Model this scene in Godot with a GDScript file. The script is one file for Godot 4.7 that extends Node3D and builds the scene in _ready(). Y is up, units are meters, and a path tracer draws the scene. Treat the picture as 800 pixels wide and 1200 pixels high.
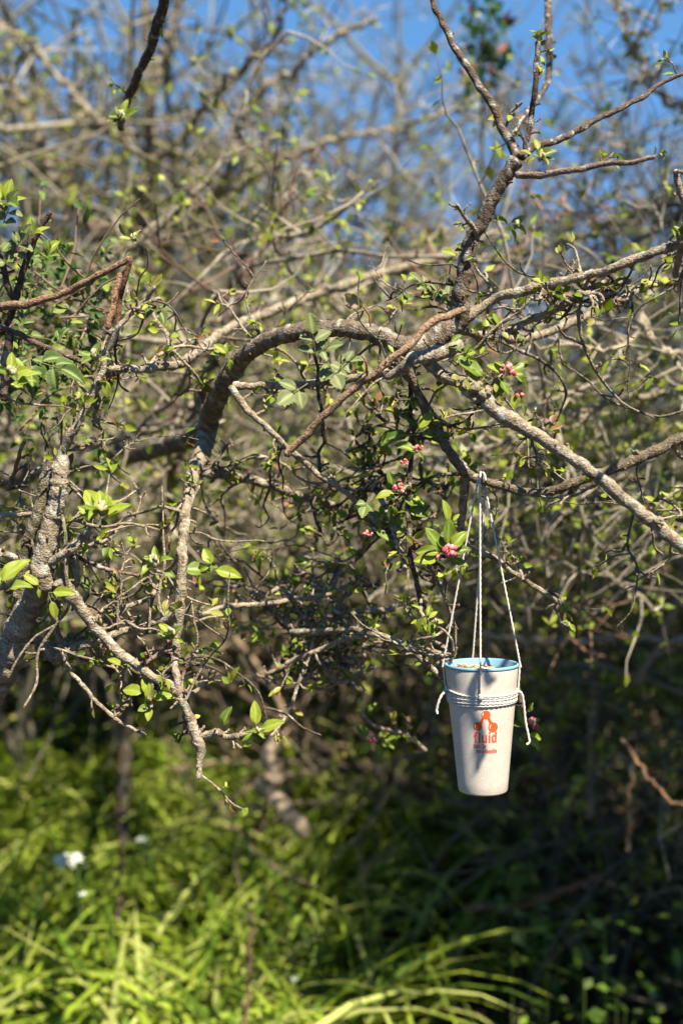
extends Node3D
# An apple branch in spring with a cup bird feeder hanging from it; brambles, thorn shrubs and rough grass behind.

const EYE := 1.4            # height of the lens above the ground
const F := 1200.0           # one metre at one metre's distance, in units of the sketch the branches were measured in
var rng := RandomNumberGenerator.new()
var nz := FastNoiseLite.new()
var nz2 := FastNoiseLite.new()
var M := {}
var LEAF := []
var BRAMBLE := []
var BUD: ArrayMesh
var used := {}

# ---------------------------------------------------------------- helpers
func at(x: float, y: float, d: float) -> Vector3:
	return Vector3((x - 400.0) * d / F, EYE + (600.0 - y) * d / F, -d)

func rf(a: float, b: float) -> float:
	return rng.randf_range(a, b)

func rdir() -> Vector3:
	var v := Vector3(rng.randfn(), rng.randfn(), rng.randfn())
	return v.normalized() if v.length() > 0.01 else Vector3.UP

func numbered(called: String) -> String:
	if not used.has(called):
		used[called] = 0
		return called
	used[called] += 1
	return "%s_%03d" % [called, used[called]]

func tag(o: Node, label := "", category := "", group := "", kind := "") -> void:
	if label: o.set_meta("label", label)
	if category: o.set_meta("category", category)
	if group: o.set_meta("group", group)
	if kind: o.set_meta("kind", kind)

func thing(called: String, where: Vector3, label: String, category: String, group := "") -> Node3D:
	var o := Node3D.new()
	o.name = numbered(called)
	add_child(o, true)
	o.position = where
	tag(o, label, category, group)
	return o

class Buf:
	var v := PackedVector3Array()
	var n := PackedVector3Array()
	var c := PackedColorArray()
	var u := PackedVector2Array()
	var i := PackedInt32Array()
	func tri(a: Vector3, b: Vector3, d: Vector3, col: Color) -> void:
		var k := v.size()
		var nn := (d - a).cross(b - a).normalized()
		v.append(a); v.append(b); v.append(d)
		for q in 3:
			n.append(nn); c.append(col); u.append(Vector2.ZERO)
		i.append(k); i.append(k + 1); i.append(k + 2)

func bmesh_of(b: Buf, smooth := false) -> ArrayMesh:
	var a := []
	a.resize(Mesh.ARRAY_MAX)
	a[Mesh.ARRAY_VERTEX] = b.v
	if b.n.size() == b.v.size(): a[Mesh.ARRAY_NORMAL] = b.n
	if b.c.size() == b.v.size(): a[Mesh.ARRAY_COLOR] = b.c
	if b.u.size() == b.v.size(): a[Mesh.ARRAY_TEX_UV] = b.u
	a[Mesh.ARRAY_INDEX] = b.i
	var m := ArrayMesh.new()
	m.add_surface_from_arrays(Mesh.PRIMITIVE_TRIANGLES, a)
	if smooth:
		var st := SurfaceTool.new()
		st.create_from(m, 0)
		st.generate_normals()
		m = st.commit()
	return m

func put(called: String, m: Mesh, mat: Material, parent: Node, kind := "") -> MeshInstance3D:
	var o := MeshInstance3D.new()
	o.name = called
	o.mesh = m
	o.material_override = mat
	parent.add_child(o, true)
	if kind: o.set_meta("kind", kind)
	return o

func smooth_path(p: Array, step: float) -> Array:
	# Catmull-Rom through [Vector3, radius] pairs, resampled about every step metres
	var out := []
	for k in p.size() - 1:
		var p0 = p[maxi(k - 1, 0)]
		var p1 = p[k]
		var p2 = p[k + 1]
		var p3 = p[mini(k + 2, p.size() - 1)]
		var n := maxi(1, int(ceil((p2[0] - p1[0]).length() / step)))
		for j in n:
			var t := float(j) / n
			out.append([(p1[0] as Vector3).cubic_interpolate(p2[0], p0[0], p3[0], t), lerpf(p1[1], p2[1], t)])
	out.append(p[-1])
	return out

func frame(dir: Vector3) -> Vector3:
	var s := Vector3.UP if absf(dir.y) < 0.9 else Vector3.RIGHT
	return dir.cross(s).normalized()

# a barked limb: swollen, ringed, fissured, with lichen
func limb(b: Buf, path: Array, sides: int, col: Color, rough: float, lichen: float, off: Vector3) -> void:
	var k0 := b.v.size()
	var n := path.size()
	var side := frame((path[1][0] - path[0][0]).normalized())
	var ring_left := 0
	var next_ring := rf(3, 12)
	for k in n:
		var dir: Vector3 = (path[mini(k + 1, n - 1)][0] - path[maxi(k - 1, 0)][0]).normalized()
		side = (side - dir * side.dot(dir)).normalized()
		var up := dir.cross(side)
		var p: Vector3 = path[k][0]
		var r: float = path[k][1]
		next_ring -= 1.0
		if next_ring < 0.0:
			ring_left = rng.randi_range(2, 7)
			next_ring = rf(6, 24)
		var bulge := 1.0 + rough * 0.30 * nz.get_noise_3dv(p * 45.0)
		if ring_left > 0:
			ring_left -= 1
			bulge += rough * (0.26 if ring_left % 2 else 0.04)
		var close := 1.0
		if k == n - 1: close = 0.35
		elif k == 0: close = 0.6
		for s in sides:
			var a := TAU * s / sides
			var o := side * cos(a) + up * sin(a)
			var q := p + o * r
			var f := nz.get_noise_3dv(q * 260.0)
			var rr := r * (bulge + rough * (0.40 * f + 0.22 * nz.get_noise_3dv(q * 620.0))) * close
			b.v.append(p + o * rr - off)
			var li := nz2.get_noise_3dv(q * 75.0) + 0.35 * nz2.get_noise_3dv(q * 300.0)
			var cc := col * (1.0 + 0.5 * nz2.get_noise_3dv(q * 420.0 + Vector3(7, 3, 1)))
			if li > 0.36 - lichen: cc = cc.lerp(Color(0.50, 0.50, 0.43), clampf((li - 0.36 + lichen) * 4.5, 0, 0.85))
			elif li < -0.34: cc = cc.lerp(Color(0.11, 0.075, 0.05), clampf((-li - 0.34) * 4.0, 0, 0.75))
			if f < -0.22: cc = cc * 0.62
			cc.a = 1.0
			b.c.append(cc)
	for k in n - 1:
		for s in sides:
			var a0 := k0 + k * sides + s
			var a1 := k0 + k * sides + (s + 1) % sides
			b.i.append(a1); b.i.append(a0); b.i.append(a0 + sides)
			b.i.append(a1 + sides); b.i.append(a1); b.i.append(a0 + sides)
	var cap := k0 + (n - 1) * sides
	for s in range(1, sides - 1):
		b.i.append(k0); b.i.append(k0 + s); b.i.append(k0 + s + 1)
		b.i.append(cap); b.i.append(cap + s + 1); b.i.append(cap + s)

# a plain thin tube for twigs further off: normals come with it
func twig(b: Buf, pts: Array, r0: float, r1: float, sides: int, col: Color) -> void:
	var k0 := b.v.size()
	var n := pts.size()
	var side := frame((pts[1] - pts[0]).normalized())
	for k in n:
		var dir: Vector3 = (pts[mini(k + 1, n - 1)] - pts[maxi(k - 1, 0)]).normalized()
		side = (side - dir * side.dot(dir)).normalized()
		var up := dir.cross(side)
		var r := lerpf(r0, r1, float(k) / (n - 1))
		var cc := col * rf(0.8, 1.2)
		cc.a = 1.0
		for s in sides:
			var a := TAU * s / sides
			var o := side * cos(a) + up * sin(a)
			b.v.append(pts[k] + o * r)
			b.n.append(o)
			b.c.append(cc)
	for k in n - 1:
		for s in sides:
			var a0 := k0 + k * sides + s
			var a1 := k0 + k * sides + (s + 1) % sides
			b.i.append(a1); b.i.append(a0); b.i.append(a0 + sides)
			b.i.append(a1 + sides); b.i.append(a1); b.i.append(a0 + sides)

# a small far leaf: a folded, pointed blade of four triangles
func far_leaf(b: Buf, p: Vector3, dir: Vector3, nor: Vector3, l: float, w: float, col: Color) -> void:
	var side := dir.cross(nor).normalized()
	var nn := side.cross(dir).normalized()
	var k := b.v.size()
	var mid := p + dir * l * 0.45 - nn * l * 0.06
	for q in [p, mid + side * w * 0.5 + nn * l * 0.1, p + dir * l, mid - side * w * 0.5 + nn * l * 0.1, mid]:
		b.v.append(q)
		b.n.append(nn)
		b.c.append(col)
	for q in [0, 4, 1, 1, 4, 2, 2, 4, 3, 3, 4, 0]: b.i.append(k + q)

# a small leaf near enough to show its outline: oval, pointed, folded along the rib
func small_leaf(b: Buf, p: Vector3, dir: Vector3, nor: Vector3, l: float, w: float, col: Color) -> void:
	var side := dir.cross(nor).normalized()
	var nn := side.cross(dir).normalized()
	var k := b.v.size()
	var curl := rf(0.05, 0.28)
	for r in [[0.0, 0.04], [0.22, 0.72], [0.5, 1.0], [0.78, 0.66], [1.0, 0.03]]:
		var c: Vector3 = p + dir * l * r[0] - nn * l * curl * r[0] * r[0]
		for q in [-1.0, 0.0, 1.0]:
			b.v.append(c + side * q * w * 0.5 * r[1] + nn * absf(q) * w * 0.16 * r[1])
			b.n.append((nn + side * q * -0.4 + dir * curl * r[0]).normalized())
			b.c.append(col * (1.15 if q == 0.0 else rf(0.88, 1.0)))
	for r in 4:
		for q in 2:
			var a := k + r * 3 + q
			b.i.append(a); b.i.append(a + 3); b.i.append(a + 1)
			b.i.append(a + 1); b.i.append(a + 3); b.i.append(a + 4)

func tex_noise(size: int, freq: float, ramp: Array, kind := FastNoiseLite.TYPE_SIMPLEX_SMOOTH, seed_ := 1) -> NoiseTexture2D:
	var f := FastNoiseLite.new()
	f.noise_type = kind
	f.frequency = freq
	f.seed = seed_
	f.fractal_octaves = 4
	var t := NoiseTexture2D.new()
	t.width = size
	t.height = size
	t.seamless = true
	t.noise = f
	if ramp:
		var g := Gradient.new()
		g.offsets = PackedFloat32Array([0.0, 0.5, 1.0])
		g.colors = PackedColorArray(ramp)
		t.color_ramp = g
	return t

func mat(c: Color, rough := 0.85, vertex := false) -> StandardMaterial3D:
	var m := StandardMaterial3D.new()
	m.albedo_color = c.linear_to_srgb()
	m.roughness = rough
	m.metallic_specular = 0.35
	m.vertex_color_use_as_albedo = vertex
	m.cull_mode = BaseMaterial3D.CULL_DISABLED
	return m

func leaf_mat(c: Color, back: float, rough := 0.5) -> StandardMaterial3D:
	var m := mat(c, rough, true)
	m.backlight_enabled = true
	m.backlight = Color(back, back, back * 0.55)
	return m

func materials() -> void:
	M.bark = mat(Color(1, 1, 1), 0.9, true)
	var m: StandardMaterial3D = M.bark
	m.albedo_texture = tex_noise(512, 0.03, [Color(0.55, 0.52, 0.5), Color(0.86, 0.85, 0.84), Color(1, 1, 1)], FastNoiseLite.TYPE_SIMPLEX_SMOOTH, 4)
	m.heightmap_enabled = true
	m.heightmap_texture = tex_noise(512, 0.045, [], FastNoiseLite.TYPE_SIMPLEX, 9)
	m.heightmap_scale = 0.16
	m.uv1_triplanar = true
	m.uv1_scale = Vector3(14, 14, 14)
	M.twig = mat(Color(1, 1, 1), 0.9, true)
	M.leaf = leaf_mat(Color(1, 1, 1), 0.8, 0.42)
	M.bramble = leaf_mat(Color(1, 1, 1), 0.5, 0.6)
	M.far_leaf = leaf_mat(Color(1, 1, 1), 0.7, 0.45)
	M.grass = leaf_mat(Color(1, 1, 1), 0.8, 0.38)
	M.bud = mat(Color(1, 1, 1), 0.7, true)
	M.soil = mat(Color(0.06, 0.045, 0.028), 0.95)
	m = M.soil
	m.albedo_texture = tex_noise(512, 0.02, [Color(0.3, 0.3, 0.25), Color(0.8, 0.8, 0.7), Color(1, 1, 1)], FastNoiseLite.TYPE_SIMPLEX_SMOOTH, 12)
	m.heightmap_enabled = true
	m.heightmap_texture = m.albedo_texture
	m.heightmap_scale = 3.0
	m.uv1_triplanar = true
	m.uv1_world_triplanar = true
	m.uv1_scale = Vector3(1.3, 1.3, 1.3)
	M.rim = mat(Color(0.17, 0.33, 0.44), 0.42)
	M.print = mat(Color(0.62, 0.085, 0.025), 0.5)
	M.print_light = mat(Color(0.85, 0.75, 0.55), 0.5)
	M.twine = mat(Color(0.55, 0.51, 0.46), 0.95, true)
	M.petal = leaf_mat(Color(1, 1, 1), 0.6, 0.5)
	M.seed = mat(Color(1, 1, 1), 0.6, true)

# ---------------------------------------------------------------- leaves near the lens
func make_leaf(curl: float, fold: float, serrate: float, pleat: float, wave: float, wide: float, rows := 8, hi := Color(0.16, 0.235, 0.028)) -> ArrayMesh:
	var b := Buf.new()
	var cols := 6
	for r in rows + 1:
		var t := float(r) / rows
		var w := wide * pow(sin(PI * pow(t, 0.82)), 0.8) * 0.5
		if r == 0: w = 0.012
		if r == rows: w = 0.004
		w *= 1.0 + (serrate if r % 2 else -serrate)
		var y := sin(t * curl) / maxf(curl, 0.01)
		var z := -(1.0 - cos(t * curl)) / maxf(curl, 0.01)
		for q in cols + 1:
			var s := float(q) / cols * 2.0 - 1.0
			var zz := z + absf(s) * w * fold + sin(t * 9.0 + s * 2.0) * wave * absf(s) + pleat * sin(t * rows * PI + absf(s) * 2.2) * (0.3 + absf(s))
			b.v.append(Vector3(s * w * (1.0 - 0.25 * fold * fold), y + absf(s) * 0.03, zz))
			var cc := hi * (1.0 + 0.25 * nz2.get_noise_2d(t * 3, s * 2))
			if q == 3: cc = cc.lerp(Color(0.32, 0.37, 0.12), 0.5)
			elif (r + int(absf(s) * 2)) % 2: cc = cc * 0.9
			if absf(s) > 0.9: cc = cc.lerp(Color(0.25, 0.2, 0.04), 0.25)
			cc.a = 1.0
			b.c.append(cc)
	for r in rows:
		for q in cols:
			var a := r * (cols + 1) + q
			b.i.append(a); b.i.append(a + cols + 1); b.i.append(a + 1)
			b.i.append(a + 1); b.i.append(a + cols + 1); b.i.append(a + cols + 2)
	# petiole
	var k := b.v.size()
	for q in [Vector3(-0.018, 0, 0), Vector3(0.018, 0, 0), Vector3(0.012, -0.22, -0.03), Vector3(-0.012, -0.22, -0.03), Vector3(0, 0, -0.02), Vector3(0, -0.22, -0.05)]:
		b.v.append(q)
		b.c.append(Color(0.25, 0.26, 0.08))
	for q in [0, 1, 2, 0, 2, 3, 0, 4, 5, 0, 5, 3, 1, 2, 5, 1, 5, 4]: b.i.append(k + q)
	return bmesh_of(b, true)

func leaf_library() -> void:
	for k in 6:
		LEAF.append(make_leaf([0.5, 0.9, 0.2, 1.3, 0.7, 0.4][k], [0.35, 0.55, 0.2, 0.7, 0.5, 0.3][k], 0.02, 0.0, [0.02, 0.05, 0.03, 0.02, 0.06, 0.01][k], [0.55, 0.5, 0.6, 0.48, 0.58, 0.52][k], 8,
			[Color(0.24, 0.30, 0.030), Color(0.19, 0.26, 0.026), Color(0.13, 0.20, 0.025), Color(0.20, 0.27, 0.03), Color(0.09, 0.145, 0.022), Color(0.27, 0.32, 0.035)][k]))
	for k in 3:
		BRAMBLE.append(make_leaf([0.5, 0.9, 0.3][k], [0.3, 0.5, 0.25][k], 0.10, 0.022, 0.02, [0.72, 0.66, 0.78][k], 14, [Color(0.10, 0.145, 0.04), Color(0.055, 0.10, 0.022), Color(0.12, 0.145, 0.06)][k]))
	# apple blossom still closed: a knot of round pink buds
	var b := Buf.new()
	for k in 14:
		var c := Vector3(rf(-0.6, 0.6), rf(0.0, 0.8), rf(-0.6, 0.6))
		ball(b, c, rf(0.14, 0.24), Color(0.45, 0.05, 0.08).lerp(Color(0.62, 0.28, 0.26), rf(0, 1.0)), Vector3(1, 1.2, 1), 6)
	BUD = bmesh_of(b, true)

func ball(b: Buf, c: Vector3, r: float, col: Color, stretch := Vector3.ONE, n := 6, bump := 0.0) -> void:
	var k := b.v.size()
	for i in n + 1:
		for j in n + 2:
			var th := PI * i / n
			var ph := TAU * j / (n + 2)
			var o := Vector3(sin(th) * cos(ph), cos(th), sin(th) * sin(ph))
			var rr := r * (1.0 + bump * nz.get_noise_3dv((c + o * r) * 300.0))
			b.v.append(c + o * rr * stretch)
			var cc := col * (1.0 + 0.25 * nz2.get_noise_3dv((c + o * r) * 500.0))
			cc.a = 1
			b.c.append(cc)
	var w := n + 2
	for i in n:
		for j in w:
			var a := k + i * w + j
			var e := k + i * w + (j + 1) % w
			b.i.append(e); b.i.append(a); b.i.append(a + w)
			b.i.append(e + w); b.i.append(e); b.i.append(a + w)

func place_leaf(parent: Node3D, off: Vector3, base: Vector3, dir: Vector3, facing: Vector3, l: float, kind := -1, lib = null) -> void:
	var list: Array = LEAF if lib == null else lib
	var k := kind if kind >= 0 else rng.randi() % list.size()
	var y := dir.normalized()
	var x := y.cross(facing)
	x = x.normalized() if x.length() > 0.05 else frame(y)
	var z := x.cross(y)
	var o := put("leaf", list[k], M.leaf if lib == null else M.bramble, parent)
	o.transform = Transform3D(Basis(x, y, z) * Basis.from_scale(Vector3(l * rf(0.85, 1.1), l, l)), base - off)

func blossom(parent: Node3D, off: Vector3, p: Vector3, size: float) -> void:
	var o := put("blossom_bud", BUD, M.bud, parent)
	o.transform = Transform3D(Basis.from_euler(Vector3(rf(-0.5, 0.5), rf(0, 6), rf(-0.5, 0.5))).scaled(Vector3.ONE * size), p - off)

# a spray of young leaves round a woolly flower bud
func rosette(parent: Node3D, off: Vector3, p: Vector3, axis: Vector3, n: int, l: float, bud: int, open_ := 0.9) -> void:
	axis = axis.normalized()
	var s := frame(axis)
	var t := axis.cross(s)
	for k in n:
		var a := TAU * (k + rf(-0.3, 0.3)) / n
		var d := (axis * rf(0.45, 1.0) + (s * cos(a) + t * sin(a)) * open_ * rf(0.6, 1.1)).normalized()
		place_leaf(parent, off, p + d * l * 0.14, d, (axis - d * 0.3 + rdir() * 0.35 + Vector3(0, 0.2, 0.35)), l * rf(0.6, 1.1))
	if bud == 1:      # pale woolly bud
		var b := Buf.new()
		for k in 12:
			ball(b, axis * l * rf(0.15, 0.45) + rdir() * l * 0.16, l * rf(0.07, 0.12), Color(0.27, 0.30, 0.17).lerp(Color(0.34, 0.2, 0.15), rf(0, 0.5)), Vector3(1, 1.5, 1), 6, 0.9)
		var o := put("flower_bud", bmesh_of(b, true), M.bud, parent)
		o.position = p - off
	elif bud == 2:
		blossom(parent, off, p + axis * l * 0.3, l * 0.45)

func spurs(b: Buf, path: Array, count: int, size: float, col: Color, off: Vector3) -> Array:
	var ends := []
	var n := path.size()
	for k in count:
		var i := rng.randi_range(1, n - 2)
		var dir: Vector3 = (path[i + 1][0] - path[i - 1][0]).normalized()
		var o := (rdir() - dir * 0.2)
		o = (o - dir * o.dot(dir)).normalized()
		var g := (o + dir * rf(0.2, 0.8) + Vector3(0, 0.15, 0)).normalized()
		var l := size * rf(0.5, 1.5)
		var r := minf(size * 0.13, path[i][1] * 0.8) * rf(0.8, 1.2)
		var p: Vector3 = path[i][0] + o * path[i][1] * 0.3
		var m := p + g * l * 0.5 + rdir() * l * 0.12
		var e := m + (g + rdir() * 0.45).normalized() * l * 0.5
		limb(b, smooth_path([[p, r * 1.2], [m, r], [e - (e - m) * 0.3, r * 0.85], [e, r * 1.15]], 0.0022), 7, col, 0.7, 0.0, off)
		ball(b, e - off, r * 1.25, col.lerp(Color(0.22, 0.12, 0.08), 0.6), Vector3(1, 1.2, 1), 5, 0.5)
		ends.append([e, (e - m).normalized()])
	return ends

# a branch measured as [x, y, distance, ...]; w0, w1 its thickness at both ends in the same units
var PTS := []
var SMALL := Buf.new()
var small_off := Vector3.ZERO

func small_leaves(p: Vector3, d: Vector3, n: int, l: float) -> void:
	for k in n:
		var g: Color = [Color(0.24, 0.29, 0.03), Color(0.17, 0.24, 0.025), Color(0.10, 0.15, 0.02), Color(0.28, 0.27, 0.06), Color(0.22, 0.11, 0.06)][[0, 0, 0, 1, 1, 2, 3, 3, 4][rng.randi() % 9]]
		small_leaf(SMALL, p - small_off + rdir() * l * 0.25, (d + rdir() * 0.9).normalized(), Vector3(0.2, 0.6, 0.6) + rdir() * 0.7, l * rf(0.5, 1.2), l * rf(0.3, 0.6), g * rf(0.7, 1.15))

func branch(parent: Node3D, pts: Array, w0: float, w1: float, opt := {}) -> MeshInstance3D:
	var off: Vector3 = parent.position
	var path := []
	var n := pts.size() / 3
	for k in n:
		var d: float = pts[k * 3 + 2]
		var w := lerpf(w0, w1, float(k) / (n - 1))
		if opt.has("w"): w = opt.w[k]
		path.append([at(pts[k * 3], pts[k * 3 + 1], d), w * 0.5 * d / F])
	var step: float = opt.get("step", 0.0032)
	var fine := smooth_path(path, step)
	var wob: float = opt.get("wobble", 0.0015)
	for q in fine:
		var p: Vector3 = q[0]
		q[0] = p + Vector3(nz2.get_noise_3dv(p * 28.0), nz2.get_noise_3dv(p * 28.0 + Vector3(50, 0, 0)), nz2.get_noise_3dv(p * 28.0 + Vector3(0, 50, 0))) * wob * 2.0
	var col: Color = opt.get("col", Color(0.37, 0.31, 0.225))
	var b := Buf.new()
	limb(b, fine, opt.get("sides", 11), col, opt.get("rough", 0.40), opt.get("lichen", 0.15), off)
	var ends := spurs(b, fine, opt.get("spurs", 0), opt.get("spur", 0.011), col, off)
	for g in opt.get("galls", []):      # woody swellings
		var c: Vector3 = at(g[0], g[1], g[2])
		for k in 16:
			ball(b, c + rdir() * g[3] * 0.8 * g[2] / F - off, g[3] * rf(0.3, 0.6) * g[2] / F, col.lerp(Color(0.3, 0.27, 0.17), rf(0, 1)), Vector3.ONE, 6, 0.9)
	if opt.get("side", 0.0) > 0.0:
		var nt := int(fine.size() * step * opt.side * rf(0.8, 1.2) + 0.5)
		for k in nt:
			var i := rng.randi_range(1, fine.size() - 2)
			var along: Vector3 = (fine[i + 1][0] - fine[i - 1][0]).normalized()
			var g := (rdir() + along * 0.4 + Vector3(0, 0.15, -0.35)).normalized()
			var l := rf(0.02, 0.07)
			var tp := wander(fine[i][0], g, l, 4, 0.35, 0.03)
			var rr := minf(rf(0.0010, 0.0019), fine[i][1] * 0.7)
			var q := []
			for m in 5: q.append([tp[m], rr * (1.0 - 0.1 * m)])
			var fq := smooth_path(q, 0.0032)
			limb(b, fq, 6, col * rf(0.6, 1.15), 0.6, opt.get("lichen", 0.1), off)
			for e in spurs(b, fq, rng.randi_range(1, 4), 0.006, col, off): small_leaves(e[0], e[1], rng.randi_range(0, 3), 0.011)
			small_leaves(tp[4], g, rng.randi_range(1, 4), 0.013)
	var o := put("branch", bmesh_of(b, true), M.bark, parent)
	for q in fine: PTS.append(q[0])
	for e in ends:
		if opt.get("side", 0.0) > 0.0 and rng.randf() < 0.3: small_leaves(e[0], e[1], rng.randi_range(1, 3), 0.012)
		if rng.randf() < opt.get("leafy", 0.25):
			if opt.get("side", 0.0) > 0.0: small_leaves(e[0], e[1] + Vector3(0, 0.3, 0.2), rng.randi_range(2, 4), rf(0.011, 0.018))
			else: rosette(o, off, e[0], e[1] + Vector3(0, 0.3, 0.2), rng.randi_range(2, 4), rf(0.009, 0.017), 0, 0.6)
	return o

# ---------------------------------------------------------------- the feeder
func cone_point(cup: Dictionary, s: float, h: float, out: float) -> Vector3:
	# s metres round the wall from the middle of its front, h metres above the foot
	var r: float = lerpf(cup.r0, cup.r1, h / cup.h) + out
	var a := s / lerpf(cup.r0, cup.r1, 0.55)
	return Vector3(sin(a) * r, h, cos(a) * r)

func bent(polys: Array, cup: Dictionary, out: float) -> ArrayMesh:
	var st := SurfaceTool.new()
	st.begin(Mesh.PRIMITIVE_TRIANGLES)
	for poly in polys:
		var x := -0.03
		while x < 0.03:
			var strip := PackedVector2Array([Vector2(x, -1), Vector2(x + 0.0015, -1), Vector2(x + 0.0015, 1), Vector2(x, 1)])
			for piece in Geometry2D.intersect_polygons(poly, strip):
				var t := Geometry2D.triangulate_polygon(piece)
				for k in t.size() / 3:
					var q := [piece[t[k * 3]], piece[t[k * 3 + 1]], piece[t[k * 3 + 2]]]
					if (q[1] - q[0]).cross(q[2] - q[0]) > 0: q.reverse()
					for w in q: st.add_vertex(cone_point(cup, w.x, w.y, out))
			x += 0.0015
	st.generate_normals()
	return st.commit()

func disc(c: Vector2, r: float) -> PackedVector2Array:
	var p := PackedVector2Array()
	for k in 40: p.append(c + Vector2(cos(TAU * k / 40), sin(TAU * k / 40)) * r)
	return p

func bent_text(words_: String, size: float, cup: Dictionary, s0: float, h0: float, width: float, bold: bool) -> ArrayMesh:
	var tm := TextMesh.new()
	tm.text = words_
	var f := SystemFont.new()
	f.font_names = PackedStringArray(["Droid Sans"])
	if bold: f.font_weight = 700
	tm.font = f
	tm.font_size = 64
	tm.depth = 0.0
	tm.curve_step = 1.0
	tm.pixel_size = size / 64.0
	tm.horizontal_alignment = HORIZONTAL_ALIGNMENT_LEFT
	tm.vertical_alignment = VERTICAL_ALIGNMENT_BOTTOM
	var a := tm.get_mesh_arrays()
	var v: PackedVector3Array = a[Mesh.ARRAY_VERTEX]
	var lo := 1e9
	var hi := -1e9
	var bot := 1e9
	for q in v:
		lo = minf(lo, q.x); hi = maxf(hi, q.x); bot = minf(bot, q.y)
	for k in v.size():
		v[k] = cone_point(cup, s0 + (v[k].x - lo) / (hi - lo) * width, h0 + v[k].y - bot, 0.00035)
	a[Mesh.ARRAY_VERTEX] = v
	a[Mesh.ARRAY_NORMAL] = null
	a[Mesh.ARRAY_TANGENT] = null
	var m := ArrayMesh.new()
	m.add_surface_from_arrays(Mesh.PRIMITIVE_TRIANGLES, a)
	var st := SurfaceTool.new()
	st.create_from(m, 0)
	st.generate_normals()
	return st.commit()

func lathe(profile: Array, seg: int) -> ArrayMesh:
	var b := Buf.new()
	var len_ := 0.0
	for k in profile.size():
		if k: len_ += (profile[k] - profile[k - 1]).length()
		for s in seg + 1:
			var a := TAU * s / seg
			b.v.append(Vector3(sin(a) * profile[k].x, profile[k].y, cos(a) * profile[k].x))
			b.u.append(Vector2(float(s) / seg, profile[k].y / 0.14))
	for k in profile.size() - 1:
		for s in seg:
			var a0 := k * (seg + 1) + s
			b.i.append(a0); b.i.append(a0 + seg + 1); b.i.append(a0 + 1)
			b.i.append(a0 + 1); b.i.append(a0 + seg + 1); b.i.append(a0 + seg + 2)
	return bmesh_of(b, true)

func speckles() -> ImageTexture:
	var im := Image.create(1024, 640, false, Image.FORMAT_RGB8)
	im.fill(Color(1, 1, 1))
	for y in 640:
		for x in 1024:
			var k := 0.965 + 0.05 * nz2.get_noise_2d(x * 0.06, y * 0.06) + 0.03 * nz.get_noise_2d(x * 0.012, y * 0.012)
			im.set_pixel(x, y, Color(k, k, k * 0.995))
	for k in 1900:
		var x := rng.randi() % 1020
		var y := rng.randi() % 636
		var c: Color = [Color(0.45, 0.36, 0.27), Color(0.62, 0.55, 0.47), Color(0.22, 0.18, 0.15), Color(0.75, 0.69, 0.6)][rng.randi() % 4]
		var big := rng.randf()
		var w := 1 + int(big > 0.6) + 2 * int(big > 0.92)
		im.fill_rect(Rect2i(x, y, w, 1 + int(big > 0.85)), c)
	return ImageTexture.create_from_image(im)

func twine(b: Buf, pts: Array, r: float) -> void:
	# two-ply: the tube swells and thins along the lay
	var path := []
	for p in pts: path.append([p, r])
	var fine := smooth_path(path, 0.0011)
	var k0 := b.v.size()
	var n := fine.size()
	var side := frame((fine[1][0] - fine[0][0]).normalized())
	for k in n:
		var dir: Vector3 = (fine[mini(k + 1, n - 1)][0] - fine[maxi(k - 1, 0)][0]).normalized()
		side = (side - dir * side.dot(dir)).normalized()
		var up := dir.cross(side)
		for s in 8:
			var a := TAU * s / 8
			var lay := cos(2.0 * a - k * 1.15)
			var o := side * cos(a) + up * sin(a)
			b.v.append(fine[k][0] + o * r * (1.0 + 0.24 * lay + 0.1 * nz.get_noise_3dv(fine[k][0] * 900.0 + o)))
			var cc := Color(1, 1, 1) * (0.86 + 0.14 * lay)
			cc.a = 1
			b.c.append(cc)
	for k in n - 1:
		for s in 8:
			var a0 := k0 + k * 8 + s
			var a1 := k0 + k * 8 + (s + 1) % 8
			b.i.append(a1); b.i.append(a0); b.i.append(a0 + 8)
			b.i.append(a1 + 8); b.i.append(a1); b.i.append(a0 + 8)

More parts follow.
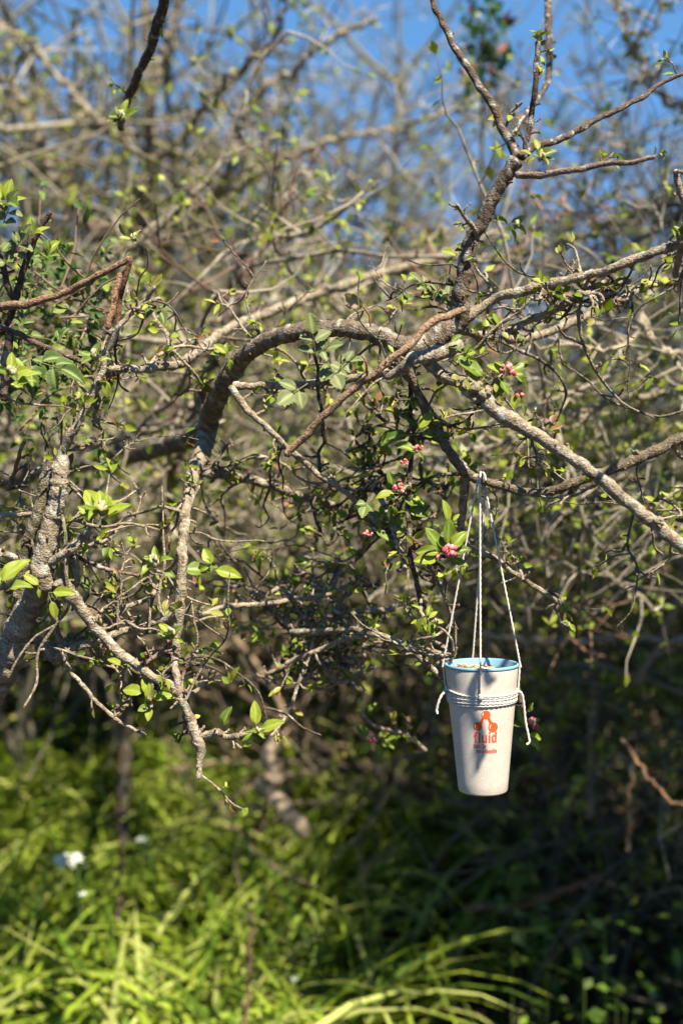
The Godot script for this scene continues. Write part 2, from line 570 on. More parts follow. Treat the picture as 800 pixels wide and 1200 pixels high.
func feeder() -> void:
	var cup := {"h": 0.1375, "r0": 0.0268, "r1": 0.0395}
	var foot := at(565.5, 926, 1.12)
	var o := thing("hanging_cup", foot, "speckled cream cup with blue rim and red print hanging on white twine", "cup")
	o.rotation = Vector3(0.0, 0.0, 0.012)
	# body: outer wall, lip, inner wall, floor
	var prof := []
	prof.append(Vector2(0.0005, 0.0035)); prof.append(Vector2(0.021, 0.0035)); prof.append(Vector2(0.0235, 0.0004)); prof.append(Vector2(0.0252, 0.0002)); prof.append(Vector2(0.0262, 0.0008)); prof.append(Vector2(0.0268, 0.0022))
	for k in 12: prof.append(Vector2(lerpf(0.0268, 0.0395, (k + 1) / 12.0), lerpf(0.0022, 0.134, (k + 1) / 12.0)))
	prof.append(Vector2(0.0395, 0.1353)); prof.append(Vector2(0.0385, 0.1353)); prof.append(Vector2(0.0372, 0.128)); prof.append(Vector2(0.0250, 0.006)); prof.append(Vector2(0.0005, 0.006))
	var body_m := mat(Color(0.53, 0.48, 0.415), 0.5)
	body_m.albedo_texture = speckles()
	put("cup_body", lathe(prof, 96), body_m, o)
	# blue liner ring
	var ring := [Vector2(0.0396, 0.1355), Vector2(0.0401, 0.1357), Vector2(0.0403, 0.1374), Vector2(0.0401, 0.1386), Vector2(0.0394, 0.1392), Vector2(0.0384, 0.1390), Vector2(0.0378, 0.1380), Vector2(0.0358, 0.122), Vector2(0.0350, 0.115), Vector2(0.0359, 0.115), Vector2(0.0384, 0.1355), Vector2(0.0396, 0.1355)]
	put("rim", lathe(ring, 96), M.rim, o)
	# red molecule mark: three drops joined by two necks
	var mark := [disc(Vector2(-0.0006, 0.0893), 0.0046), disc(Vector2(-0.0090, 0.0767), 0.0046), disc(Vector2(0.0072, 0.0757), 0.0052)]
	var k1 := PackedVector2Array([Vector2(-0.0040, 0.0885), Vector2(-0.0020, 0.0858), Vector2(-0.0042, 0.0815), Vector2(-0.0048, 0.0775), Vector2(-0.0100, 0.0805), Vector2(-0.0072, 0.0815), Vector2(-0.0056, 0.0835)])
	var k2 := PackedVector2Array([Vector2(0.0006, 0.0856), Vector2(0.0032, 0.0872), Vector2(0.0046, 0.0832), Vector2(0.0062, 0.0812), Vector2(0.0100, 0.0800), Vector2(0.0026, 0.0772), Vector2(0.0030, 0.0805), Vector2(0.0022, 0.0835)])
	var mk := put("emblem", bent([mark[0]], cup, 0.0003), M.print, o)
	for p in [mark[1], k1, mark[2], k2]:
		put("drop", bent([p], cup, 0.0003 + 0.00004 * mk.get_child_count() + 0.00004), M.print, mk)
	for c in [[Vector2(-0.0090, 0.0767), 0.0034], [Vector2(0.0072, 0.0757), 0.0040], [Vector2(-0.0006, 0.0893), 0.0036]]:
		var arc := PackedVector2Array()
		for k in 8: arc.append(c[0] + Vector2.from_angle(2.3 + k * 0.17) * c[1])
		for k in 8: arc.append(c[0] + Vector2.from_angle(2.3 + (7 - k) * 0.17) * (c[1] - 0.0006))
		put("highlight", bent([arc], cup, 0.0006), M.print_light, mk)
	put("lettering", bent_text("fluid", 0.0150, cup, -0.0138, 0.0590, 0.0252, true), M.print, o)
	put("lettering", bent_text("Run. So", 0.0047, cup, -0.0140, 0.0530, 0.0135, true), M.print, o)
	put("lettering", bent_text("on a Needle", 0.0047, cup, -0.0110, 0.0477, 0.0232, true), M.print, o)
	# twine wound round the waist
	for w in 6:
		var b := Buf.new()
		var h := 0.0985 + w * 0.0021
		var pts := []
		for k in 49:
			var a := TAU * k / 48.0
			var hh := h + 0.0003 * sin(a * 2 + w * 1.3) + 0.0003 * sin(a + w * 2.1)
			if w == 5: hh += 0.0045 * pow(maxf(0.0, sin(-a - 0.15)), 3.0)
			var rr: float = lerpf(cup.r0, cup.r1, hh / cup.h) + 0.0010 + 0.0003 * (w % 2)
			pts.append(Vector3(sin(a) * rr, hh, cos(a) * rr))
		twine(b, pts, 0.00112)
		put("twine_wrap", bmesh_of(b, true), M.twine, o)
	# four strings up to the branch, a knot at the foot of each
	var up := o.transform.affine_inverse()
	var hang := at(563, 557, 1.118)
	for s in [[-PI / 2 - 0.1, at(560, 561, 1.110)], [PI / 2 - 0.1, at(566.5, 563, 1.128)], [-0.16, at(562, 560, 1.106)], [PI + 0.1, at(569, 562, 1.132)]]:
		var b := Buf.new()
		var a: float = s[0]
		var low := Vector3(sin(a) * 0.0392, 0.109, cos(a) * 0.0392)
		var edge := Vector3(sin(a) * 0.0415, 0.139, cos(a) * 0.0415)
		var top: Vector3 = up * (s[1] as Vector3)
		twine(b, [low, low.lerp(edge, 0.85), edge.lerp(top, 0.02), edge.lerp(top, 0.5), top], 0.00108)
		put("hanging_string", bmesh_of(b, true), M.twine, o)
		var kb := Buf.new()
		for k in 4: ball(kb, low + rdir() * 0.0016, 0.0019, Color(0.95, 0.93, 0.95), Vector3.ONE, 7, 0.4)
		put("knot", bmesh_of(kb, true), M.twine, o)
	# the turn over the branch
	var lb := Buf.new()
	var pts := []
	for k in 13:
		var a := PI * k / 12.0
		pts.append(up * (hang + Vector3(0.0005 * k - 0.003, -0.006 + 0.0092 * sin(a), 0.0105 * cos(a))))
	twine(lb, pts, 0.00115)
	var pts2 := []
	for k in 13:
		var a := PI * k / 12.0
		pts2.append(up * (hang + Vector3(0.004 - 0.0003 * k, -0.006 + 0.0088 * sin(a), 0.0100 * cos(a))))
	twine(lb, pts2, 0.00115)
	put("string_loop", bmesh_of(lb, true), M.twine, o)
	# loose ends
	var b1 := Buf.new()
	twine(b1, [Vector3(-0.039, 0.1085, 0.004), Vector3(-0.0435, 0.107, 0.007), Vector3(-0.0475, 0.100, 0.008), Vector3(-0.050, 0.090, 0.007), Vector3(-0.0492, 0.0855, 0.008)], 0.00135)
	put("loose_end", bmesh_of(b1, true), M.twine, o)
	var b2 := Buf.new()
	twine(b2, [Vector3(0.039, 0.108, 0.004), Vector3(0.0425, 0.1065, 0.006), Vector3(0.0445, 0.097, 0.006), Vector3(0.0465, 0.075, 0.006), Vector3(0.0495, 0.060, 0.006), Vector3(0.0502, 0.0535, 0.007), Vector3(0.0470, 0.0512, 0.007)], 0.00125)
	put("loose_end", bmesh_of(b2, true), M.twine, o)
	# seed
	var sb := Buf.new()
	for k in 420:
		var a := rf(0, TAU)
		var r := sqrt(rng.randf()) * 0.0345
		var x := sin(a) * r
		var z := cos(a) * r
		var y := 0.1305 - x * 0.09 + rf(-0.002, 0.0015) - z * 0.02
		var c: Color = [Color(0.50, 0.30, 0.12), Color(0.62, 0.45, 0.25), Color(0.32, 0.16, 0.07), Color(0.68, 0.58, 0.42), Color(0.1, 0.07, 0.05)][rng.randi() % 5]
		ball(sb, Vector3(x, y, z), rf(0.0011, 0.0019), c, Vector3(rf(0.8, 1.6), rf(0.6, 1.0), rf(0.8, 1.6)), 4)
	var seed_ := put(numbered("bird_seed"), bmesh_of(sb, true), M.seed, self)
	seed_.transform = o.transform
	tag(seed_, "mixed tan bird seed filling the hanging cup to its blue rim", "bird seed", "", "stuff")

# ---------------------------------------------------------------- the apple tree
func leaf_at(parent: Node3D, off: Vector3, list: Array) -> void:
	# each: base x, base y, tip x, tip y, distance, leaf kind
	for e in list:
		var a := at(e[0], e[1], e[4])
		var c := at(e[2], e[3], e[4])
		var dir := c - a
		dir.z += rf(-0.25, 0.35) * dir.length()
		place_leaf(parent, off, a, dir, Vector3(rf(-0.2, 0.5), rf(0.3, 0.8), 0.7), dir.length() * 1.02, e[5])

func apple_tree() -> void:
	var foot := Vector3(-1.05, 0.0, -1.85)
	PTS.clear()
	small_off = foot
	var t := thing("apple_tree", foot, "knobbly grey apple tree whose sharp lichened branches with young leaves carry the cup", "tree")
	# trunk, left of the picture
	var tb := Buf.new()
	limb(tb, smooth_path([[foot + Vector3(0, -0.05, 0), 0.10], [foot + Vector3(0.02, 0.5, 0), 0.075], [foot + Vector3(0.0, 0.95, 0.03), 0.066], [foot + Vector3(-0.06, 1.5, 0.0), 0.05], [foot + Vector3(-0.02, 2.3, -0.1), 0.03]], 0.012), 16, Color(0.2, 0.17, 0.13), 0.35, 0.15, foot)
	put("trunk", bmesh_of(tb, true), M.bark, t)
	var b: MeshInstance3D
	# --- limbs from the trunk into the picture
	branch(t, [-290, 640, 1.8, -120, 592, 1.95, 0, 560, 2.0, 120, 538, 1.9, 195, 522, 1.65, 243, 503, 1.32], 50, 26, {"w": [56, 34, 26, 24, 22, 20], "col": Color(0.15, 0.12, 0.085), "spurs": 8, "leafy": 0.1, "step": 0.005})
	b = branch(t, [-290, 900, 1.8, -120, 890, 1.5, -40, 850, 1.25, 2, 785, 1.15, 20, 742, 1.13, 40, 700, 1.11, 54, 660, 1.09], 40, 24, {"w": [58, 46, 40, 33, 32, 28, 22], "spurs": 5, "leafy": 0.0, "lichen": 0.25})
	# --- the centre: an arched limb, a hub, and what leaves it
	b = branch(t, [243, 505, 1.32, 250, 478, 1.27, 262, 452, 1.23, 280, 425, 1.2, 305, 404, 1.17, 340, 390, 1.14, 380, 385, 1.12, 420, 388, 1.11, 455, 398, 1.1, 490, 408, 1.1, 520, 390, 1.1, 538, 372, 1.1], 24, 20, {"side": 5.0, "w": [22, 24, 24, 22, 20, 21, 20, 21, 22, 25, 26, 24], "spurs": 9, "spur": 0.008, "col": Color(0.21, 0.165, 0.12), "rough": 0.3, "leafy": 0.3})
	rosette(b, foot, at(265, 416, 1.16), Vector3(-0.4, 0.6, 0.6), 4, 0.018, 1)
	leaf_at(b, foot, [[266, 415, 252, 402, 1.15, 0], [268, 420, 272, 436, 1.15, 1], [330, 448, 316, 443, 1.2, 0]])
	b = branch(t, [243, 505, 1.32, 236, 530, 1.28, 226, 558, 1.22, 219, 590, 1.17, 214, 640, 1.13, 213, 680, 1.12, 212, 715, 1.12, 207, 750, 1.12, 205, 775, 1.11, 209, 800, 1.1, 216, 828, 1.1, 226, 853, 1.1, 232, 868, 1.1, 234, 885, 1.1, 232, 915, 1.09], 22, 6, {"side": 5.0, "w": [24, 20, 15, 13, 11, 11, 12, 10, 8, 8, 10, 11, 14, 9, 5], "spurs": 26, "spur": 0.009, "rough": 0.6, "leafy": 0.12})
	rosette(b, foot, at(203, 744, 1.1), Vector3(-0.3, 0.8, 0.6), 3, 0.020, 1)
	rosette(b, foot, at(186, 662, 1.1), Vector3(-0.4, 0.6, 0.7), 4, 0.024, 1)
	leaf_at(b, foot, [[205, 748, 187, 741, 1.1, 2], [206, 748, 216, 752, 1.1, 1], [180, 662, 170, 650, 1.1, 0], [192, 668, 205, 676, 1.1, 2]])
	rosette(b, foot, at(248, 664, 1.13), Vector3(0.1, 0.7, 0.7), 2, 0.015, 0)
	leaf_at(b, foot, [[248, 662, 238, 642, 1.13, 0], [246, 664, 227, 668, 1.13, 1], [252, 668, 283, 673, 1.13, 0], [214, 668, 248, 666, 1.13, 2]])
	b = branch(t, [230, 865, 1.1, 243, 864, 1.1, 256, 858, 1.09, 264, 862, 1.09, 282, 862, 1.08], 10, 6, {"side": 5.0, "spurs": 14, "spur": 0.010, "rough": 0.8, "leafy": 0.0})
	rosette(b, foot, at(302, 856, 1.08), Vector3(0.2, 0.3, 0.9), 3, 0.012, 1)
	leaf_at(b, foot, [[300, 850, 299, 822, 1.08, 0], [306, 856, 330, 842, 1.08, 0], [296, 858, 281, 866, 1.08, 1], [304, 862, 312, 864, 1.08, 2], [262, 850, 268, 828, 1.1, 4]])
	branch(t, [282, 862, 1.08, 292, 859, 1.08, 302, 857, 1.08], 5, 4, {"side": 5.0, "rough": 0.6})
	# heavy limb running down to the right
	b = branch(t, [490, 412, 1.1, 512, 436, 1.09, 540, 448, 1.08, 562, 464, 1.07, 590, 486, 1.06, 640, 518, 1.05, 690, 550, 1.04, 740, 592, 1.03, 775, 620, 1.02, 840, 672, 1.0, 930, 740, 0.99, 1010, 775, 0.98], 16, 17, {"side": 5.0, "w": [16, 14, 16, 21, 18, 15, 14, 15, 16, 17, 12, 4], "spurs": 9, "spur": 0.007, "lichen": 0.18, "galls": [[562, 460, 1.065, 12], [548, 450, 1.07, 7], [770, 612, 1.01, 6]], "leafy": 0.0})
	b = branch(t, [568, 458, 1.08, 577, 448, 1.09, 588, 440, 1.09], 5, 4, {"side": 5.0, "spurs": 3, "leafy": 0.0})
	blossom(b, foot, at(595, 437, 1.08), 0.011)
	blossom(b, foot, at(608, 466, 1.1), 0.009)
	leaf_at(b, foot, [[590, 438, 572, 424, 1.08, 0], [592, 436, 583, 420, 1.08, 1], [598, 434, 618, 426, 1.1, 2], [600, 440, 622, 452, 1.1, 4], [590, 442, 580, 466, 1.09, 2], [606, 460, 600, 480, 1.1, 0], [566, 442, 535, 416, 1.08, 2], [560, 445, 545, 432, 1.08, 0], [610, 472, 618, 486, 1.1, 4], [586, 446, 596, 462, 1.07, 2]])
	# the limb that carries the cup
	b = branch(t, [478, 428, 1.1, 489, 462, 1.11, 509, 500, 1.12, 529, 532, 1.12, 544, 552, 1.12, 563, 562, 1.12, 592, 571, 1.12, 630, 577, 1.11, 665, 569, 1.10, 700, 555, 1.09, 740, 540, 1.09, 780, 522, 1.09, 850, 490, 1.09, 930, 470, 1.1, 1000, 420, 1.12], 11, 14, {"side": 5.0, "w": [10, 10, 10, 11, 14, 10, 9, 10, 11, 12, 13, 13, 14, 9, 3], "spurs": 22, "spur": 0.006, "leafy": 0.0, "lichen": 0.05, "col": Color(0.2, 0.16, 0.11), "galls": [[746, 533, 1.09, 5]]})
	branch(t, [546, 554, 1.12, 543, 578, 1.14, 540, 612, 1.16, 548, 640, 1.17, 575, 652, 1.17, 600, 670, 1.18, 630, 690, 1.2, 658, 708, 1.22], 8, 5, {"side": 5.0, "w": [10, 11, 9, 7, 7, 6, 6, 5], "spurs": 5, "leafy": 0.2})
	# dark twig with the pink buds
	b = branch(t, [482, 430, 1.11, 481, 470, 1.13, 484, 510, 1.14, 480, 560, 1.14, 478, 600, 1.14, 479, 640, 1.14, 486, 670, 1.14, 492, 710, 1.14], 6, 6, {"side": 5.0, "w": [5, 5, 6, 6, 6, 7, 7, 5], "spurs": 16, "spur": 0.009, "leafy": 0.5, "col": Color(0.13, 0.085, 0.06)})
	leaf_at(b, foot, [[490, 502, 506, 482, 1.11, 0], [492, 508, 526, 508, 1.12, 2], [486, 530, 464, 515, 1.12, 1], [486, 528, 470, 540, 1.12, 4], [488, 530, 500, 538, 1.11, 1], [478, 510, 440, 515, 1.13, 4], [485, 500, 470, 478, 1.13, 4], [500, 510, 522, 520, 1.13, 4],
		[462, 578, 440, 580, 1.12, 0], [460, 570, 456, 552, 1.13, 4], [472, 585, 500, 590, 1.14, 2], [470, 576, 478, 566, 1.12, 1], [478, 596, 500, 604, 1.14, 2], [455, 590, 462, 618, 1.14, 4], [440, 620, 455, 632, 1.14, 2], [480, 610, 500, 590, 1.15, 4]])
	blossom(b, foot, at(465, 574, 1.11), 0.0085)
	blossom(b, foot, at(491, 527, 1.11), 0.007)
	blossom(b, foot, at(472, 543, 1.11), 0.006)
	blossom(b, foot, at(432, 628, 1.13), 0.007)
	b = branch(t, [479, 640, 1.14, 498, 646, 1.12, 512, 652, 1.11, 522, 654, 1.1], 5, 4, {"side": 5.0, "spurs": 4, "leafy": 0.2, "col": Color(0.13, 0.085, 0.06)})
	blossom(b, foot, at(524, 650, 1.09), 0.013)
	blossom(b, foot, at(512, 655, 1.09), 0.006)
	leaf_at(b, foot, [[518, 645, 500, 618, 1.1, 2], [520, 644, 513, 626, 1.1, 4], [515, 648, 487, 642, 1.09, 1], [512, 656, 486, 654, 1.09, 0], [524, 640, 526, 608, 1.1, 2], [528, 644, 545, 620, 1.1, 1], [530, 648, 552, 640, 1.1, 4], [528, 655, 548, 662, 1.11, 2], [524, 612, 522, 586, 1.11, 0], [530, 610, 538, 602, 1.1, 5], [515, 618, 508, 612, 1.1, 4], [530, 668, 518, 672, 1.1, 0], [534, 666, 530, 682, 1.1, 1], [540, 664, 545, 676, 1.1, 1]])
	b = branch(t, [492, 700, 1.14, 494, 715, 1.12, 499, 728, 1.11], 4, 4, {"side": 5.0, "spurs": 3, "leafy": 0.0})
	leaf_at(b, foot, [[492, 715, 484, 706, 1.1, 1], [498, 722, 488, 742, 1.1, 0], [500, 722, 504, 708, 1.1, 1], [502, 728, 508, 746, 1.1, 2], [502, 724, 512, 716, 1.1, 5], [496, 732, 506, 742, 1.1, 0]])
	rosette(b, foot, at(507, 728, 1.1), Vector3(0.6, 0.1, 0.5), 2, 0.012, 1)
	branch(t, [512, 735, 1.11, 522, 742, 1.11, 529, 752, 1.11, 531, 772, 1.14], 3, 2.5, {})
	# --- the dark leader and its fork above the hub
	b = branch(t, [522, 396, 1.1, 538, 372, 1.1, 538, 345, 1.09, 547, 300, 1.08, 564, 260, 1.07, 585, 220, 1.06, 606, 188, 1.05], 22, 16, {"side": 5.0, "w": [22, 24, 20, 18, 17, 16, 18], "spurs": 14, "spur": 0.008, "leafy": 0.25, "rough": 0.4, "col": Color(0.17, 0.13, 0.095)})
	rosette(b, foot, at(600, 264, 1.07), Vector3(0.6, 0.1, 0.6), 3, 0.017, 1)
	leaf_at(b, foot, [[594, 262, 578, 252, 1.07, 1], [598, 262, 612, 256, 1.07, 0], [598, 268, 606, 282, 1.07, 0], [535, 300, 518, 290, 1.09, 0], [534, 304, 522, 306, 1.09, 1], [545, 305, 555, 300, 1.07, 4], [630, 176, 628, 160, 1.04, 5], [622, 182, 610, 172, 1.04, 0], [626, 184, 616, 190, 1.04, 1], [634, 184, 654, 172, 1.04, 4], [632, 188, 648, 186, 1.04, 2], [540, 412, 528, 402, 1.07, 4], [543, 414, 550, 404, 1.07, 2], [545, 416, 560, 408, 1.07, 1], [538, 416, 530, 424, 1.07, 4], [528, 400, 540, 392, 1.07, 2]])
	rosette(b, foot, at(632, 188, 1.04), Vector3(0.4, 0.5, 0.7), 4, 0.014, 1)
	rosette(b, foot, at(545, 418, 1.06), Vector3(0.4, -0.2, 0.7), 4, 0.012, 0)
	branch(t, [560, 275, 1.07, 548, 258, 1.05, 534, 240, 1.04], 7, 4, {"side": 5.0, "spurs": 6, "leafy": 0.2, "spur": 0.008})
	branch(t, [606, 188, 1.05, 582, 138, 1.06, 556, 92, 1.07, 530, 50, 1.08, 512, 15, 1.09, 498, -25, 1.1], 11, 6, {"side": 5.0, "spurs": 7, "spur": 0.005, "leafy": 0.05, "rough": 0.25, "col": Color(0.15, 0.105, 0.08)})
	branch(t, [608, 186, 1.05, 626, 172, 1.06, 660, 160, 1.08, 700, 140, 1.1, 745, 117, 1.12, 780, 95, 1.14, 850, 55, 1.16, 930, -10, 1.2], 10, 3, {"side": 5.0, "spurs": 7, "spur": 0.006, "leafy": 0.1, "rough": 0.25, "col": Color(0.14, 0.105, 0.09)})
	b = branch(t, [614, 180, 1.05, 621, 140, 1.05, 625, 105, 1.04, 629, 62, 1.04, 630, 48, 1.04], 7, 6, {"side": 5.0, "spurs": 7, "spur": 0.007, "leafy": 0.1, "rough": 0.35, "col": Color(0.10, 0.075, 0.065)})
	rosette(b, foot, at(630, 48, 1.04), Vector3(0, 1, 0.25), 6, 0.014, 1, 0.55)
	branch(t, [600, 160, 1.2, 612, 140, 1.25, 640, 95, 1.35, 642, 45, 1.4, 641, -20, 1.45], 6, 8, {"side": 5.0, "w": [4, 5, 7, 8, 8], "spurs": 8, "col": Color(0.12, 0.09, 0.08)})
	branch(t, [592, 150, 1.07, 600, 132, 1.06, 612, 118, 1.05], 4, 3, {"side": 5.0, "spurs": 3})
	b = branch(t, [604, 205, 1.05, 630, 206, 1.04, 670, 199, 1.03, 715, 191, 1.02, 748, 188, 1.01, 768, 185, 1.01], 9, 5, {"side": 5.0, "spurs": 8, "spur": 0.005, "leafy": 0.0, "rough": 0.25, "lichen": 0.2, "col": Color(0.27, 0.2, 0.16)})
	rosette(b, foot, at(772, 182, 1.01), Vector3(1, 0.2, 0.2), 3, 0.009, 1, 0.5)
	# knots and short limbs at the hub
	branch(t, [540, 405, 1.09, 520, 412, 1.08, 500, 417, 1.07, 484, 420, 1.06, 472, 430, 1.06, 450, 444, 1.07], 14, 12, {"side": 5.0, "w": [16, 18, 16, 15, 13, 9], "spurs": 7, "rough": 0.5, "leafy": 0.0, "lichen": 0.25})
	branch(t, [490, 418, 1.13, 462, 434, 1.14, 430, 440, 1.15, 395, 447, 1.16, 340, 452, 1.17, 272, 451, 1.18], 11, 9, {"side": 5.0, "spurs": 6, "leafy": 0.1, "lichen": 0.15})
	branch(t, [272, 451, 1.17, 281, 470, 1.17, 300, 490, 1.17, 330, 518, 1.18, 362, 546, 1.19, 400, 575, 1.2, 432, 602, 1.21, 462, 640, 1.2], 8, 6, {"side": 5.0, "spurs": 9, "leafy": 0.1, "lichen": 0.2, "w": [9, 9, 7, 7, 7, 6, 6, 6]})
	branch(t, [226, 552, 1.24, 262, 556, 1.28, 300, 564, 1.3, 345, 578, 1.32, 385, 592, 1.33, 430, 606, 1.34, 470, 622, 1.36], 12, 8, {"side": 5.0, "spurs": 9, "leafy": 0.0, "lichen": 0.1, "col": Color(0.27, 0.21, 0.15)})
	branch(t, [425, 548, 1.28, 440, 570, 1.25, 458, 610, 1.2, 470, 650, 1.18, 476, 668, 1.17], 7, 5, {"side": 5.0, "spurs": 6, "lichen": 0.3})
	# limbs to the right of the hub
	branch(t, [538, 376, 1.1, 570, 356, 1.1, 602, 343, 1.09, 642, 332, 1.08, 692, 322, 1.07, 722, 312, 1.06, 760, 298, 1.05, 800, 283, 1.04, 860, 262, 1.02], 12, 12, {"side": 5.0, "w": [14, 11, 12, 13, 10, 11, 11, 11, 11], "spurs": 16, "spur": 0.010, "leafy": 0.25, "lichen": 0.2, "rough": 0.55})
	branch(t, [592, 388, 1.12, 622, 376, 1.12, 652, 362, 1.1, 680, 344, 1.09, 706, 332, 1.08, 740, 330, 1.08], 10, 6, {"side": 5.0, "spurs": 8, "rough": 0.4})
	branch(t, [532, 384, 1.11, 570, 394, 1.2, 620, 396, 1.3, 680, 373, 1.36, 720, 355, 1.38, 762, 332, 1.4, 850, 318, 1.42], 10, 13, {"side": 5.0, "spurs": 10, "step": 0.004, "w": [9, 10, 10, 10, 11, 12, 13]})
	branch(t, [790, 200, 1.02, 801, 245, 1.03, 797, 290, 1.05, 791, 325, 1.08], 7, 8, {"side": 5.0, "spurs": 6, "spur": 0.010})
	for k in 7:   # dead spur wood caught along the right limb
		var x := rf(590, 720)
		branch(t, [x, 338 + rf(-8, 14), 1.08, x + rf(8, 20), 348 + rf(-8, 8), 1.07, x + rf(30, 55), 346 + rf(-16, 16), 1.08], 4, 3, {"side": 5.0, "spurs": 5, "leafy": 0.3})
	# --- the left hand limbs
	b = branch(t, [54, 690, 1.09, 48, 662, 1.08, 58, 620, 1.08, 67, 585, 1.08, 70, 556, 1.08, 74, 528, 1.08, 90, 500, 1.07, 104, 474, 1.07], 20, 14, {"side": 5.0, "w": [24, 22, 21, 19, 17, 12, 9, 7], "spurs": 7, "spur": 0.010, "rough": 0.65, "leafy": 0.0, "lichen": 0.2})
	branch(t, [22, 700, 1.12, 30, 650, 1.11, 44, 600, 1.1, 56, 562, 1.1, 66, 540, 1.1], 14, 14, {"side": 5.0, "rough": 0.5, "spurs": 4, "leafy": 0.0, "col": Color(0.19, 0.16, 0.1)})
	b = branch(t, [62, 552, 1.08, 76, 524, 1.08, 96, 490, 1.07, 113, 455, 1.07, 126, 415, 1.07, 140, 384, 1.06, 162, 358, 1.06, 184, 336, 1.05], 10, 5, {"side": 5.0, "spurs": 12, "spur": 0.010, "leafy": 0.1, "lichen": 0.2})
	branch(t, [150, 372, 1.06, 165, 358, 1.05, 187, 350, 1.05], 5, 4, {"side": 5.0, "spurs": 7, "spur": 0.008, "leafy": 0.0})
	rosette(b, foot, at(112, 420, 1.05), Vector3(-0.2, 0.8, 0.6), 4, 0.017, 1)
	leaf_at(b, foot, [[116, 424, 130, 416, 1.05, 1], [112, 424, 106, 432, 1.05, 0], [124, 446, 126, 466, 1.06, 0], [126, 445, 118, 455, 1.06, 1]])
	branch(t, [127, 432, 1.07, 160, 433, 1.1, 190, 430, 1.13, 215, 424, 1.18, 240, 406, 1.28, 268, 385, 1.4, 330, 360, 1.6, 382, 341, 1.75, 430, 325, 1.85, 478, 312, 1.9, 560, 290, 2.0], 9, 15, {"side": 5.0, "spurs": 14, "w": [8, 9, 10, 11, 11, 10, 11, 11, 10, 9, 8], "step": 0.004})
	branch(t, [205, 428, 1.15, 196, 395, 1.16, 184, 375, 1.17, 172, 355, 1.18], 6, 4, {"side": 5.0, "spurs": 3})
	b = branch(t, [70, 680, 1.08, 90, 706, 1.09, 112, 736, 1.1, 136, 760, 1.1, 160, 780, 1.1, 186, 796, 1.1, 206, 806, 1.1, 218, 822, 1.1], 15, 8, {"side": 5.0, "w": [20, 14, 12, 12, 10, 9, 9, 8], "spurs": 12, "spur": 0.008, "leafy": 0.0, "lichen": 0.15})
	leaf_at(b, foot, [[168, 812, 142, 806, 1.1, 0], [174, 815, 170, 790, 1.1, 5], [178, 818, 206, 812, 1.1, 0], [172, 830, 160, 860, 1.1, 1], [176, 822, 176, 800, 1.1, 0], [140, 788, 130, 796, 1.12, 5], [142, 780, 126, 770, 1.12, 0], [150, 782, 152, 770, 1.12, 1]])
	rosette(b, foot, at(176, 826, 1.1), Vector3(0, -0.2, 0.9), 3, 0.015, 1)
	branch(t, [176, 790, 1.1, 178, 806, 1.1, 176, 824, 1.1], 4, 3, {"side": 5.0, "spurs": 2})
	branch(t, [160, 780, 1.1, 185, 768, 1.1, 203, 760, 1.11], 6, 5, {"side": 5.0, "spurs": 8, "rough": 0.7, "leafy": 0.0, "col": Color(0.26, 0.15, 0.11)})
	branch(t, [60, 700, 1.11, 66, 745, 1.12, 85, 786, 1.12, 112, 820, 1.12, 142, 848, 1.12, 172, 860, 1.12], 6, 4, {"side": 5.0, "spurs": 8, "spur": 0.007, "leafy": 0.0})
	branch(t, [54, 764, 1.14, 70, 768, 1.14, 96, 758, 1.14, 130, 745, 1.14, 165, 735, 1.14, 192, 727, 1.13, 213, 716, 1.12], 12, 6, {"side": 5.0, "w": [15, 14, 11, 9, 8, 8, 8], "spurs": 5, "rough": 0.35, "leafy": 0.0})
	branch(t, [58, 762, 1.15, 90, 752, 1.16, 122, 735, 1.17, 150, 712, 1.18, 178, 698, 1.2, 190, 680, 1.22], 8, 5, {"side": 5.0, "spurs": 4})
	branch(t, [110, 762, 1.17, 130, 776, 1.18, 150, 782, 1.19], 7, 6, {"side": 5.0, "spurs": 3})
	branch(t, [22, 740, 1.14, 44, 748, 1.14, 58, 764, 1.14], 10, 11, {"side": 5.0, "spurs": 6, "rough": 0.7, "leafy": 0.0, "galls": [[60, 763, 1.14, 9]]})
	b = branch(t, [-30, 700, 1.1, 0, 690, 1.09, 28, 680, 1.08, 58, 682, 1.08], 8, 7, {"side": 5.0, "spurs": 8, "rough": 0.6, "leafy": 0.1})
	leaf_at(b, foot, [[2, 682, 28, 652, 1.06, 0], [12, 690, 36, 680, 1.06, 1], [46, 686, 30, 672, 1.07, 5], [62, 694, 88, 692, 1.06, 0], [60, 704, 66, 726, 1.06, 5], [45, 690, 48, 700, 1.07, 1], [-6, 690, 10, 662, 1.07, 1]])
	branch(t, [-40, 604, 1.14, 0, 603, 1.14, 30, 604, 1.13, 44, 600, 1.12], 7, 6, {"side": 5.0, "spurs": 3})
	branch(t, [-30, 640, 1.14, 10, 650, 1.13, 30, 660, 1.12], 9, 7, {"side": 5.0, "spurs": 4, "lichen": 0.3})
	b = branch(t, [60, 660, 1.08, 80, 645, 1.07, 95, 632, 1.07, 106, 622, 1.06], 10, 9, {"side": 5.0, "spurs": 8, "spur": 0.008, "rough": 0.6, "leafy": 0.0})
	rosette(b, foot, at(118, 602, 1.06), Vector3(0.15, 0.9, 0.5), 7, 0.030, 1, 0.9)
	leaf_at(b, foot, [[112, 608, 94, 592, 1.06, 0], [118, 606, 128, 576, 1.06, 1], [126, 606, 150, 588, 1.06, 0], [110, 604, 104, 580, 1.06, 1], [114, 602, 114, 584, 1.05, 5], [124, 604, 140, 592, 1.05, 5]])
	branch(t, [84, 645, 1.1, 88, 665, 1.1, 87, 690, 1.1], 10, 9, {"side": 5.0, "spurs": 6, "rough": 0.6, "leafy": 0.0})
